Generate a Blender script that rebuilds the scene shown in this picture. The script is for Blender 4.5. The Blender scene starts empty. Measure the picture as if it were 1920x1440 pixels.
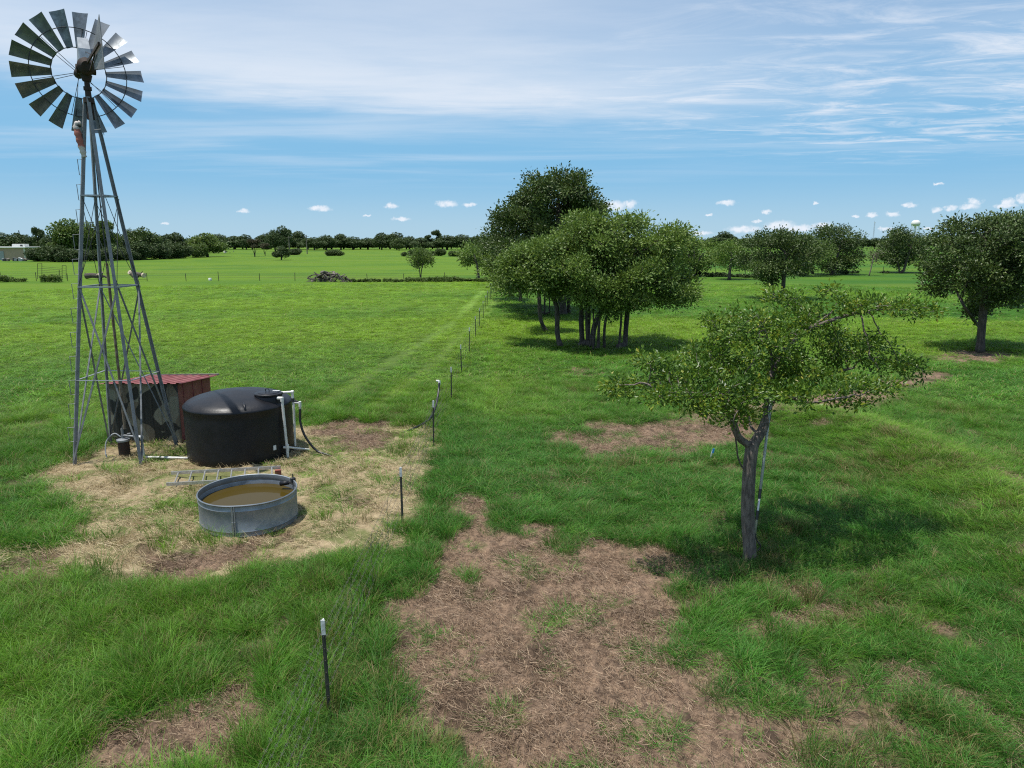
import bpy, math, random
import numpy as np
from mathutils import Vector, Matrix

R = math.radians
scene = bpy.context.scene
col = scene.collection
rng = np.random.default_rng(7)
random.seed(7)

# ------------------------------------------------------------------ survey: pixel of the photograph (1920x1440) -> point of the place
CH, CF, CP = 5.4, 1333.0, R(11.25)
def ray(px, py):
    u, v = (px - 960) / CF, (720 - py) / CF
    return np.array([u, math.cos(CP) + v * math.sin(CP), -math.sin(CP) + v * math.cos(CP)])
def gp(px, py, z=0.0):
    r = ray(px, py); t = (z - CH) / r[2]
    return r * t + np.array([0, 0, CH])
def at(px, py, Y):
    r = ray(px, py)
    return r * (Y / r[1]) + np.array([0, 0, CH])
def mpp(Y, z=0.0):                       # metres per photo pixel at depth Y
    return (Y * math.cos(CP) - (z - CH) * math.sin(CP)) / CF

# ------------------------------------------------------------------ noise
_tab = np.random.default_rng(11).random(65536)
def vnoise(x, y, seed=0):
    x = np.asarray(x, float); y = np.asarray(y, float)
    xi = np.floor(x).astype(np.int64); yi = np.floor(y).astype(np.int64)
    fx = x - xi; fy = y - yi
    fx = fx * fx * (3 - 2 * fx); fy = fy * fy * (3 - 2 * fy)
    def h(a, b):
        k = (a * 73856093) ^ (b * 19349663) ^ (seed * 83492791)
        k = (k ^ (k >> 13)) * 1274126177
        return _tab[(k ^ (k >> 16)) & 65535]
    return (h(xi, yi) * (1 - fx) + h(xi + 1, yi) * fx) * (1 - fy) + (h(xi, yi + 1) * (1 - fx) + h(xi + 1, yi + 1) * fx) * fy
def fbm(x, y, size, octv=4, seed=0):
    s = 0; a = 1; t = 0; f = 1.0 / size
    for o in range(octv):
        s = s + a * vnoise(x * f + 17.3 * o, y * f - 9.1 * o, seed + o); t += a; a *= .5; f *= 2.03
    return s / t
def sstep(a, b, v):
    t = np.clip((v - a) / (b - a), 0, 1); return t * t * (3 - 2 * t)
def poly_sd(x, y, poly):                 # signed distance, negative inside
    d = np.full(x.shape, 1e9); ins = np.zeros(x.shape, bool)
    n = len(poly)
    for i in range(n):
        ax, ay = poly[i][:2]; bx, by = poly[(i + 1) % n][:2]
        ex, ey = bx - ax, by - ay
        t = np.clip(((x - ax) * ex + (y - ay) * ey) / (ex * ex + ey * ey + 1e-9), 0, 1)
        d = np.minimum(d, np.hypot(x - ax - t * ex, y - ay - t * ey))
        c = (ay > y) != (by > y)
        ins ^= c & (x < ex * (y - ay) / (ey if abs(ey) > 1e-9 else 1e-9) + ax)
    return np.where(ins, -d, d)
def line_d(x, y, pl):
    d = np.full(x.shape, 1e9)
    for (ax, ay), (bx, by) in zip(pl[:-1], pl[1:]):
        ex, ey = bx - ax, by - ay
        t = np.clip(((x - ax) * ex + (y - ay) * ey) / (ex * ex + ey * ey), 0, 1)
        d = np.minimum(d, np.hypot(x - ax - t * ex, y - ay - t * ey))
    return d
W2 = lambda pts: [tuple(gp(a, b)[:2]) for a, b in pts]

# ------------------------------------------------------------------ what grows where
PAD = W2([(55,890),(140,862),(205,835),(330,812),(430,800),(560,800),(640,794),(735,800),(822,797),(838,815),(820,850),(802,900),(778,960),
          (748,1030),(640,1045),(520,1062),(430,1085),(330,1098),(230,1085),(150,1062),(60,1085),(-60,1100),(-60,1020),(100,1030),(150,1010),(122,950)])
DIRT_SHADE = [W2(p) for p in (
    [(855,1030),(905,985),(960,975),(1005,985),(1060,1022),(1150,1005),(1250,1030),(1310,1085),(1345,1150),(1320,1200),(1335,1250),(1400,1310),
     (1500,1365),(1570,1470),(900,1470),(865,1345),(800,1350),(745,1270),(725,1200),(738,1140),(800,1105),(845,1085)],
    [(170,1420),(235,1345),(320,1345),(400,1300),(470,1240),(520,1290),(560,1330),(495,1365),(455,1470),(170,1470)],
    [(1040,830),(1085,802),(1180,792),(1280,776),(1350,786),(1440,762),(1540,742),(1640,718),(1765,690),(1790,705),(1740,728),(1640,768),
     (1500,800),(1380,832),(1300,850),(1200,852),(1110,858)],
    [(560,820),(600,802),(660,785),(725,802),(745,818),(690,838),(600,842)],
    [(858,965),(870,930),(915,940),(905,972)],
    [(1055,702),(1080,690),(1130,692),(1110,706)],
    [(1745,668),(1800,655),(1925,660),(1925,675),(1800,683)],  # cast shade of the right-hand oak, put into the bare-ground colour
    [(1895,960),(1905,915),(1960,905),(1960,985)],
    [(1478,1110),(1500,1075),(1515,1092),(1500,1160),(1470,1150)],
    [(1480,1290),(1510,1255),(1570,1262),(1600,1290),(1540,1312)],
    [(1780,1330),(1840,1300),(1900,1320),(1890,1350),(1820,1352)],
    [(1510,1400),(1560,1380),(1620,1415),(1580,1445),(1520,1440)],
    [(1285,1010),(1310,990),(1345,1000),(1330,1025)],
    [(1590,1062),(1640,1045),(1660,1062),(1620,1080)],
    [(-60,1075),(0,1045),(90,1035),(150,1040),(120,1062),(30,1085)],
    [(240,1075),(290,1040),(420,1020),(520,1010),(560,1018),(480,1048),(380,1080),(300,1090)],
)]
TRACKS = [W2(p) for p in ([(905,545),(850,605),(780,650),(700,700),(600,760)], [(932,560),(893,605),(835,660),(790,700),(700,765)],
                          [(960,570),(945,640),(940,700),(920,780)])]
RIDGE = W2([(1430,790),(1540,800),(1660,838),(1780,905),(1880,985),(1990,1090)])

def hz(x, y):
    x = np.asarray(x, float); y = np.asarray(y, float)
    r = np.hypot(x, y)
    h = .10 * (fbm(x, y, 9.0, 3, 3) - .5) * sstep(3, 8, r) + (fbm(x, y, 70., 2, 5) - .5) * .5 * sstep(60, 200, r)
    h = h + .50 * np.exp(-(line_d(x, y, RIDGE) / 1.4) ** 2)
    return h
def zone(x, y):
    """bare dirt 0..1, mown straw 0..1, wheel track 0..1"""
    r = np.hypot(x, y)
    k = np.clip(r / 15., .6, 1.3)
    n = ((fbm(x, y, 1.3, 4, 21) - .5) * 1.5 + (fbm(x, y, .55, 3, 23) - .5) * .9) * k
    n2 = (fbm(x, y, .32, 3, 25) - .5) * .85
    far = r > 90
    xs, ys = x, y
    dd = np.full(np.shape(x), 9.)
    for p in DIRT_SHADE:
        dd = np.minimum(dd, poly_sd(xs, ys, p))
    soft = np.where(x > 1.0, .30, 0)
    dirt_shade = 1 - sstep(-.14 - soft, .22 + soft, dd + n * .85 + n2 * 1.3)
    patch = sstep(.60, .70, fbm(x, y, .55, 4, 27) * .75 + .25 * fbm(x, y, 2.2, 2, 28) + .105) * sstep(1.0, 2.6, x) * (1 - sstep(9.5, 12.5, y))
    patch = np.maximum(patch, .8 * sstep(.66, .72, fbm(x, y, 1.1, 4, 29)) * (1 - sstep(15, 30, y)))
    dirt_shade = np.maximum(dirt_shade, patch * .9)
    pad = 1 - sstep(-.12, .16, poly_sd(xs, ys, PAD) + n * .28 + n2 * .8)
    tr = np.zeros(np.shape(x))
    for i, t in enumerate(TRACKS):
        tr = np.maximum(tr, (1, 1, .3)[i] * 1 - (1, 1, .3)[i] * sstep(.16, .55, line_d(xs, ys, t) + (fbm(x, y, 2., 2, 31) - .5) * .4))
    dirt_shade = np.where(far, 0, dirt_shade); pad = np.where(far, 0, pad)
    return dirt_shade, pad, tr
def yellow(x, y):
    """0 lush blue-green .. 1 pale yellow-green field"""
    r = np.hypot(x, y)
    v = .14 + .52 * sstep(13, 45, y) + .9 * (fbm(x, y * .55, 7., 4, 41) - .5) + 1.5 * (fbm(x * .14, y, 9., 3, 45) - .5) * sstep(22, 45, r)
    v = v + np.where(x < -2.1, .06 + .16 * sstep(18, 32, y), -.06 - .10 * sstep(30, 60, y)) + .42 * np.exp(-(line_d(x, y, RIDGE) / 1.9) ** 2)
    v = v + .5 * (sstep(.58, .75, fbm(x, y, 3.1, 3, 49))) * np.where((x > 2) & (y < 12), .45, .12)
    return np.clip(v, 0, 1)

# ------------------------------------------------------------------ mesh helpers
def mesh_np(name, V, F, smooth=False, attrs=None):
    V = np.ascontiguousarray(V, np.float32); F = np.ascontiguousarray(F, np.int32)
    me = bpy.data.meshes.new(name)
    me.vertices.add(len(V)); me.vertices.foreach_set('co', V.ravel())
    k = F.shape[1]
    me.loops.add(F.size); me.loops.foreach_set('vertex_index', F.ravel())
    me.polygons.add(len(F)); me.polygons.foreach_set('loop_start', np.arange(0, F.size, k, dtype=np.int32))
    me.polygons.foreach_set('loop_total', np.full(len(F), k, np.int32))
    me.polygons.foreach_set('use_smooth', np.full(len(F), smooth, bool))
    for n, a in (attrs or {}).items():
        at_ = me.attributes.new(n, 'FLOAT', 'POINT'); at_.data.foreach_set('value', np.ascontiguousarray(a, np.float32))
    me.update(calc_edges=True); me.validate()
    return me
def link(name, me, mat=None, parent=None):
    o = bpy.data.objects.new(name, me); col.objects.link(o)
    if mat is not None: me.materials.append(mat)
    if parent is not None: o.parent = parent
    return o
def tag(o, label=None, cat=None, group=None, kind=None):
    if label: o['label'] = label
    if cat: o['category'] = cat
    if group: o['group'] = group
    if kind: o['kind'] = kind
    return o
def thing(name, label, cat, loc=(0, 0, 0), group=None):
    o = bpy.data.objects.new(name, None); col.objects.link(o); o.empty_display_size = .2
    o.location = loc
    return tag(o, label, cat, group)
def copy_tree(o, parent=None):
    c = o.copy(); col.objects.link(c)
    if parent is not None: c.parent = parent
    for ch in list(o.children): copy_tree(ch, c)
    return c
class MB:
    def __init__(s): s.v = []; s.f = []
    def add(s, vs, fs):
        b = len(s.v); s.v += [tuple(map(float, p)) for p in vs]; s.f += [tuple(b + i for i in f) for f in fs]; return s
    def box(s, c, size, M=None, bev=0.0):
        x, y, z = (d / 2 for d in size)
        if bev <= 0:
            vs = [(a * x, b * y, d * z) for d in (-1, 1) for a, b in ((-1, -1), (1, -1), (1, 1), (-1, 1))]
            fs = [(3, 2, 1, 0), (4, 5, 6, 7), (0, 1, 5, 4), (1, 2, 6, 5), (2, 3, 7, 6), (3, 0, 4, 7)]
        else:
            e = min(bev, x * .45, y * .45, z * .45)
            vs = []; 
            for zz, k in ((-z, e), (-z + e, 0), (z - e, 0), (z, e)):
                X, Y = x - k, y - k; q = e if k == 0 else e * .5
                vs += [(-X, -Y + q, zz), (-X + q, -Y, zz), (X - q, -Y, zz), (X, -Y + q, zz), (X, Y - q, zz), (X - q, Y, zz), (-X + q, Y, zz), (-X, Y - q, zz)]
            fs = [tuple(range(7, -1, -1)), tuple(range(24, 32))]
            for r_ in range(3):
                for i in range(8): fs.append((r_ * 8 + i, r_ * 8 + (i + 1) % 8, r_ * 8 + 8 + (i + 1) % 8, r_ * 8 + 8 + i))
        if M is not None: vs = [M @ Vector(p) for p in vs]
        return s.add([(p[0] + c[0], p[1] + c[1], p[2] + c[2]) for p in vs], fs)
    def beam(s, a, b, w, h, up=(0, 0, 1), ell=0.0):
        """bar from a to b; ell>0: angle iron of that thickness"""
        a = Vector(a); b = Vector(b); d = (b - a).normalized(); u = Vector(up)
        if abs(d.dot(u)) > .95: u = Vector((0, 1, 0)) if abs(d.y) < .9 else Vector((1, 0, 0))
        sx = d.cross(u).normalized(); sy = sx.cross(d).normalized()
        sec = [(-w/2, -h/2), (w/2, -h/2), (w/2, h/2), (-w/2, h/2)] if ell <= 0 else [(0, 0), (w, 0), (w, ell), (ell, ell), (ell, h), (0, h)]
        n = len(sec)
        vs = [a + sx * p + sy * q for p, q in sec] + [b + sx * p + sy * q for p, q in sec]
        fs = [tuple(range(n - 1, -1, -1)), tuple(range(n, 2 * n))] + [(i, (i + 1) % n, n + (i + 1) % n, n + i) for i in range(n)]
        return s.add(vs, fs)
    def tube(s, pts, rad, n=8, caps=True):
        P = [Vector(p) for p in pts]; rad = rad if hasattr(rad, '__len__') else [rad] * len(P)
        b = len(s.v); u = None
        for i, p in enumerate(P):
            d = (P[min(i + 1, len(P) - 1)] - P[max(i - 1, 0)])
            d = d.normalized() if d.length > 1e-9 else Vector((0, 0, 1))
            if u is None:
                u = d.orthogonal().normalized()
            u = (u - d * u.dot(d)); u = u.normalized() if u.length > 1e-6 else d.orthogonal().normalized()
            w = d.cross(u)
            for k in range(n):
                t = 2 * math.pi * k / n
                s.v.append(tuple(p + (u * math.cos(t) + w * math.sin(t)) * rad[i]))
        for i in range(len(P) - 1):
            for k in range(n):
                s.f.append((b + i * n + k, b + i * n + (k + 1) % n, b + (i + 1) * n + (k + 1) % n, b + (i + 1) * n + k))
        if caps:
            s.f.append(tuple(b + k for k in range(n - 1, -1, -1))); s.f.append(tuple(b + (len(P) - 1) * n + k for k in range(n)))
        return s
    def lathe(s, prof, n=48, c=(0, 0, 0), cap0=False, cap1=False, mod=None):
        b = len(s.v)
        for r_, z in prof:
            for k in range(n):
                t = 2 * math.pi * k / n; q = r_ * (mod(t, z) if mod else 1)
                s.v.append((c[0] + q * math.cos(t), c[1] + q * math.sin(t), c[2] + z))
        for i in range(len(prof) - 1):
            for k in range(n):
                s.f.append((b + i * n + k, b + i * n + (k + 1) % n, b + (i + 1) * n + (k + 1) % n, b + (i + 1) * n + k))
        if cap0: s.f.append(tuple(b + k for k in range(n - 1, -1, -1)))
        if cap1: s.f.append(tuple(b + (len(prof) - 1) * n + k for k in range(n)))
        return s
    def build(s, name, mat, parent=None, smooth=False, origin=None, sharp=None):
        """world coordinates in; stored relative to the parent's place"""
        o0 = Vector(origin) if origin is not None else (wloc(parent) if parent is not None else Vector((0, 0, 0)))
        me = bpy.data.meshes.new(name)
        me.from_pydata([(p[0] - o0.x, p[1] - o0.y, p[2] - o0.z) for p in s.v], [], s.f); me.update()
        if smooth:
            me.polygons.foreach_set('use_smooth', [True] * len(me.polygons))
            if sharp: me.set_sharp_from_angle(angle=R(sharp))
        o = link(name, me, mat, parent)
        if parent is None: o.location = o0
        return o
def wloc(o):
    v = Vector((0, 0, 0))
    while o is not None:
        v += o.location; o = o.parent
    return v
def bez(pts, n=24):                      # smooth curve through points (Catmull-Rom)
    P = [Vector(p) for p in pts]; P = [P[0] * 2 - P[1]] + P + [P[-1] * 2 - P[-2]]
    out = []
    for i in range(1, len(P) - 2):
        for k in range(n):
            t = k / n; a, b, c, d = P[i - 1:i + 3]
            out.append(.5 * ((2 * b) + (c - a) * t + (2 * a - 5 * b + 4 * c - d) * t * t + (3 * b - a - 3 * c + d) * t ** 3))
    out.append(P[-2]); return out

# ------------------------------------------------------------------ node helpers
class NT:
    def __init__(s, nt): s.nt = nt
    def n(s, t, **kw):
        x = s.nt.nodes.new(t)
        for k, v in kw.items(): setattr(x, k, v)
        return x
    def l(s, a, b): s.nt.links.new(a, b)
    def put(s, sock, v):
        if hasattr(v, 'is_output'): s.l(v, sock)
        elif hasattr(v, '__len__') and len(v) == 3 and sock.type == 'RGBA': sock.default_value = (*v, 1)
        else: sock.default_value = v
    def math(s, op, a, b=None, c=None, clamp=False):
        x = s.n('ShaderNodeMath', operation=op, use_clamp=clamp)
        for i, v in enumerate((a, b, c)):
            if v is not None: s.put(x.inputs[i], v)
        return x.outputs[0]
    def mix(s, f, a, b, mode='MIX'):
        x = s.n('ShaderNodeMix', data_type='RGBA', blend_type=mode)
        s.put(x.inputs[0], f); s.put(x.inputs[6], a); s.put(x.inputs[7], b); return x.outputs[2]
    def noise(s, vec, scale, detail=4, rough=.55, dist=0.0):
        x = s.n('ShaderNodeTexNoise'); x.inputs['Scale'].default_value = scale; x.inputs['Detail'].default_value = detail
        x.inputs['Roughness'].default_value = rough; x.inputs['Distortion'].default_value = dist
        if vec is not None: s.l(vec, x.inputs['Vector'])
        return x.outputs['Fac']
    def ss(s, v, a, b, lo=0., hi=1.):
        x = s.n('ShaderNodeMapRange', interpolation_type='SMOOTHSTEP')
        s.put(x.inputs[0], v); x.inputs[1].default_value = a; x.inputs[2].default_value = b; x.inputs[3].default_value = lo; x.inputs[4].default_value = hi
        return x.outputs[0]
    def mapping(s, vec, sc=(1, 1, 1), rot=(0, 0, 0), loc=(0, 0, 0)):
        x = s.n('ShaderNodeMapping'); s.l(vec, x.inputs[0]); x.inputs[1].default_value = loc; x.inputs[2].default_value = rot; x.inputs[3].default_value = sc
        return x.outputs[0]
    def ramp(s, f, stops):
        x = s.n('ShaderNodeValToRGB'); e = x.color_ramp.elements
        while len(e) < len(stops): e.new(.5)
        for q, (p, c) in zip(e, stops): q.position = p; q.color = (*c, 1)
        s.l(f, x.inputs[0]); return x.outputs[0]
    def attr(s, name, kind='GEOMETRY'):
        return s.n('ShaderNodeAttribute', attribute_name=name, attribute_type=kind).outputs['Fac']
def new_mat(name):
    m = bpy.data.materials.new(name); m.use_nodes = True
    t = NT(m.node_tree); b = m.node_tree.nodes['Principled BSDF']
    return m, t, b
def simple(name, c1, c2=None, rough=.6, metal=0.0, scale=6., rough2=None, bump=0.0, bscale=40., stretch=(1, 1, 1), thr=(.35, .65), spec=None):
    m, t, b = new_mat(name)
    v = t.n('ShaderNodeTexCoord').outputs['Object']
    v = t.mapping(v, stretch)
    f = t.noise(v, scale, 6, .6)
    if c2 is not None:
        t.l(t.mix(t.ss(f, *thr), c1, c2), b.inputs['Base Color'])
    else:
        b.inputs['Base Color'].default_value = (*c1, 1)
    b.inputs['Metallic'].default_value = metal
    if rough2 is not None: t.l(t.ss(f, .3, .7, rough, rough2), b.inputs['Roughness'])
    else: b.inputs['Roughness'].default_value = rough
    if spec is not None: b.inputs['Specular IOR Level'].default_value = spec
    if bump:
        bp = t.n('ShaderNodeBump'); bp.inputs['Strength'].default_value = bump; bp.inputs['Distance'].default_value = .02
        t.l(t.noise(v, bscale, 4), bp.inputs['Height']); t.l(bp.outputs[0], b.inputs['Normal'])
    return m

# ------------------------------------------------------------------ camera, light, sky
cam = bpy.data.cameras.new('camera'); cam.sensor_width = 36; cam.lens = CF / 1920 * 36
cam.clip_start = .1; cam.clip_end = 20000
co = bpy.data.objects.new('camera', cam); col.objects.link(co)
co.location = (0, 0, CH); co.rotation_euler = (R(90) - CP, 0, 0)
scene.camera = co
EXPO = .38
TOSUN = Vector((-1.80, -.63, 7.2)).normalized()
SEL = math.asin(TOSUN.z); SAZ = math.atan2(TOSUN.x, TOSUN.y)
sl = bpy.data.lights.new('sun', 'SUN'); sl.energy = 4.4; sl.angle = R(.53); sl.color = (1, .96, .89)
so = bpy.data.objects.new('sun', sl); col.objects.link(so)
so.rotation_euler = TOSUN.to_track_quat('Z', 'Y').to_euler(); so.location = (-30, -10, 60)
scene.view_settings.view_transform = 'Standard'; scene.view_settings.look = 'None'
scene.view_settings.exposure = EXPO; scene.view_settings.gamma = 1
cy = scene.cycles
cy.max_bounces = 6; cy.diffuse_bounces = 3; cy.glossy_bounces = 3; cy.transmission_bounces = 4; cy.transparent_max_bounces = 6
cy.use_denoising = False; cy.pixel_filter_type = 'BLACKMAN_HARRIS'; cy.filter_width = 1.15
cy.sample_clamp_indirect = 4; cy.sample_clamp_direct = 12
cy.caustics_reflective = False; cy.caustics_refractive = False; cy.volume_bounces = 0

def azel(px, py):
    d = ray(px, py); d = d / np.linalg.norm(d)
    return math.degrees(math.atan2(d[0], d[1])), math.degrees(math.asin(d[2]))
CUMULUS = [(600,391,24,6),(735,386,14,6),(838,382,22,8),(882,384,16,4),(456,396,11,5),(752,411,18,4),(310,418,9,3),(690,404,7,2.5),(1150,386,30,11),(1180,383,15,9),(1362,380,20,6),
           (1437,397,9,5),(1395,430,38,8),(1462,424,34,11),(1500,428,30,8),(1540,424,24,9),(1310,437,30,5),(1240,438,22,5),(1635,403,12,5),(1673,402,16,6),(1605,405,9,3),(1705,385,16,6),
           (1755,393,13,7),(1782,391,14,7),(1815,388,22,6),(1826,379,17,9),(1885,386,26,6),(1890,379,16,8),(1918,372,16,12),(1798,418,8,5),(1420,415,12,3),(1660,429,16,3.5),(1740,428,14,3),(1330,402,6,2.5),(1530,381,6,3),
           (1760,345,10,3),(1960,384,22,9),(2040,388,26,10),(-60,396,24,6),(-150,402,20,6)]
world = bpy.data.worlds.new('World'); scene.world = world; world.use_nodes = True
def build_sky():
    t = NT(world.node_tree); bg = world.node_tree.nodes['Background']
    sk = t.n('ShaderNodeTexSky', sky_type='NISHITA', sun_disc=False, sun_elevation=SEL, sun_rotation=SAZ, altitude=200, air_density=1.0, dust_density=.6, ozone_density=2.2)
    d = t.n('ShaderNodeTexCoord').outputs['Generated']
    sp = t.n('ShaderNodeSeparateXYZ'); t.l(d, sp.inputs[0]); X, Y, Z = sp.outputs
    el = t.math('MULTIPLY', t.math('ARCSINE', Z), 57.2958)
    az = t.math('MULTIPLY', t.math('ARCTAN2', X, Y), 57.2958)
    zz = t.math('MAXIMUM', Z, .03)
    cb = t.n('ShaderNodeCombineXYZ'); t.l(t.math('DIVIDE', X, zz), cb.inputs[0]); t.l(t.math('DIVIDE', Y, zz), cb.inputs[1])
    P = cb.outputs[0]
    n2 = t.noise(P, .33, 3, .5)
    n1 = t.noise(t.mapping(P, (.42, 1.25, 1), (0, 0, R(-24))), 1.25, 9, .62, .5)
    n4 = t.noise(t.mapping(P, (.5, .9, 1), (0, 0, R(28))), 2.6, 9, .68, .7)
    n3 = t.noise(t.mapping(P, (.25, .55, 1), (0, 0, R(-10))), 3.2, 6, .6, .3)
    right = t.ss(az, -6, 30)
    e = t.math('ADD', el, t.math('MULTIPLY', t.math('SUBTRACT', n2, .5), 3.0))
    e = t.math('ADD', e, t.math('MULTIPLY', t.math('SUBTRACT', n3, .5), 2.6))
    e = t.math('ADD', e, t.math('MULTIPLY', az, .030))
    sheet = t.ss(e, 8.0, 10.6)
    sheet = t.math('MULTIPLY', sheet, t.ss(n3, .1, .75, .62, 1.0))
    lowsheet = t.ss(e, 5.9, 8.6)
    streak = t.math('MULTIPLY', t.ss(n4, .40, .72), t.ss(n1, .3, .6, .35, 1.0))
    streak = t.math('ADD', t.math('MULTIPLY', streak, t.ss(el, 10, 16.5, 1.0, .38)), t.math('MULTIPLY', t.ss(el, 7, 13), .14), clamp=True)
    rightm = t.math('MULTIPLY', lowsheet, streak)
    leftm = t.math('MULTIPLY', sheet, t.ss(el, 9, 17.5, .98, .54))
    m = t.n('ShaderNodeMix', data_type='FLOAT'); t.l(right, m.inputs[0]); t.l(leftm, m.inputs[2]); t.l(rightm, m.inputs[3])
    cirrus = m.outputs[0]
    # thin wisps under the sheet, clear towards the horizon
    vn = t.noise(t.mapping(P, (.16, .42, 1), (0, 0, R(14)), (3.1, .4, 0)), 1.5, 7, .55, .5)
    veil = t.math('MULTIPLY', t.math('MULTIPLY', t.ss(vn, .42, .74), t.ss(el, 3.4, 7.0)), t.ss(az, 8, -10, .28, .42))
    cirrus = t.math('MAXIMUM', cirrus, veil)
    # sky itself, a little paler low down
    skyc = t.n('ShaderNodeMix', data_type='RGBA', blend_type='MULTIPLY'); skyc.inputs[0].default_value = 1
    t.l(sk.outputs[0], skyc.inputs[6]); skyc.inputs[7].default_value = (*SKYT, 1)
    skl = t.mix(t.ss(el, 4, 17, .94, .25), skyc.outputs[2], t.mix(t.ss(el, 0, 6), (3.3, 4.9, 6.1), (1.72, 3.92, 6.05)))
    c = t.mix(cirrus, skl, CIRR)
    # fair-weather cumulus low over the horizon
    wv = t.n('ShaderNodeCombineXYZ')
    cw = t.n('ShaderNodeCombineXYZ'); t.l(az, cw.inputs[0]); t.l(el, cw.inputs[1]); cwv = cw.outputs[0]
    nz = t.n('ShaderNodeTexNoise'); t.l(cwv, nz.inputs['Vector']); nz.inputs['Scale'].default_value = 2.4; nz.inputs['Detail'].default_value = 5; nz.inputs['Roughness'].default_value = .6
    off = t.n('ShaderNodeVectorMath', operation='MULTIPLY_ADD'); t.l(nz.outputs['Color'], off.inputs[0]); off.inputs[1].default_value = (1.05, .50, 0); off.inputs[2].default_value = (-.525, -.25, 0)
    q = t.n('ShaderNodeVectorMath', operation='ADD'); t.l(cwv, q.inputs[0]); t.l(off.outputs[0], q.inputs[1]); q = q.outputs[0]
    best = None
    for px, py, hw, hh in CUMULUS:
        a0, e0 = azel(px, py); a1, _ = azel(px + hw, py); _, e1 = azel(px, py - hh)
        s = t.n('ShaderNodeVectorMath', operation='SUBTRACT'); t.l(q, s.inputs[0]); s.inputs[1].default_value = (a0, e0, 0)
        k = t.n('ShaderNodeVectorMath', operation='MULTIPLY'); t.l(s.outputs[0], k.inputs[0]); k.inputs[1].default_value = (1 / max(a1 - a0, .05), 1 / max(e1 - e0, .05), 0)
        L = t.n('ShaderNodeVectorMath', operation='LENGTH'); t.l(k.outputs[0], L.inputs[0])
        best = L.outputs['Value'] if best is None else t.math('MINIMUM', best, L.outputs['Value'])
    cm = t.math('MULTIPLY', t.ss(best, 1.12, .35), t.ss(nz.outputs['Fac'], .25, .6, .45, .95))
    c = t.mix(cm, c, CUMC)
    t.l(c, bg.inputs['Color']); bg.inputs['Strength'].default_value = SKYS
SKYS = .10
SKYT = (.86, 1.0, 1.06)
CIRR = (6.0, 6.5, 7.25)
CUMC = (6.6, 7.0, 7.6)
build_sky()

# ------------------------------------------------------------------ ground
LUSH, PALE = (.035, .110, .012), (.104, .182, .010)
def ground_mat():
    m, t, b = new_mat('pasture_ground')
    pos = t.n('ShaderNodeNewGeometry').outputs['Position']
    yel, dirt_shade, straw, track, bare = (t.attr(k) for k in ('yel', 'dirt_shade', 'straw', 'track', 'cover'))
    f1 = t.noise(pos, .9, 6, .65); f2 = t.noise(pos, 7., 5, .7); f3 = t.noise(pos, 34., 4, .7)
    fl = t.noise(t.mapping(pos, (.35, 1, 1)), .06, 5, .6)
    y = t.math('ADD', yel, t.math('MULTIPLY', t.math('SUBTRACT', f1, .5), .5), clamp=True)
    y = t.math('ADD', y, t.math('MULTIPLY', t.math('SUBTRACT', fl, .5), .9), clamp=True)
    g = t.mix(y, LUSH, PALE)
    g = t.mix(t.ss(f2, .3, .75, 0, .40), g, (.022, .06, .009))
    g = t.mix(t.ss(fl, .52, .70, 0, .40), g, (.115, .150, .026))
    fm = t.noise(t.mapping(pos, (.4, 1, 1)), .35, 5, .65)
    g = t.mix(t.ss(fm, .50, .72, 0, .45), g, (.050, .105, .016))
    g = t.mix(t.math('MULTIPLY', track, .7), g, (.185, .30, .06))
    f4 = t.noise(pos, 60, 3, .7)
    dc = t.mix(t.ss(f2, .32, .68), (.085, .058, .041), (.25, .168, .113))
    dc = t.mix(t.ss(f3, .52, .72, 0, .6), dc, (.34, .24, .155))
    dc = t.mix(t.ss(f1, .49, .62, 0, .8), dc, (.050, .034, .023))
    sc = t.mix(t.ss(f2, .3, .7), (.22, .168, .098), (.38, .30, .185))
    sc = t.mix(t.ss(f1, .47, .60, 0, .8), sc, (.095, .125, .035))
    sc = t.mix(t.ss(f4, .5, .8, 0, .5), sc, (.16, .11, .06))
    under = t.mix(f2, (.040, .045, .014), (.028, .062, .012))
    g = t.mix(t.math('MULTIPLY', bare, .75), g, under)
    c = t.mix(straw, g, sc); c = t.mix(dirt_shade, c, dc)
    t.l(c, b.inputs['Base Color']); b.inputs['Roughness'].default_value = .95; b.inputs['Specular IOR Level'].default_value = .15
    bp = t.n('ShaderNodeBump'); bp.inputs['Strength'].default_value = .9; bp.inputs['Distance'].default_value = .05
    h = t.math('ADD', t.math('MULTIPLY', f2, .7), t.math('MULTIPLY', f3, .45))
    t.l(h, bp.inputs['Height']); t.l(bp.outputs[0], b.inputs['Normal'])
    return m
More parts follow.
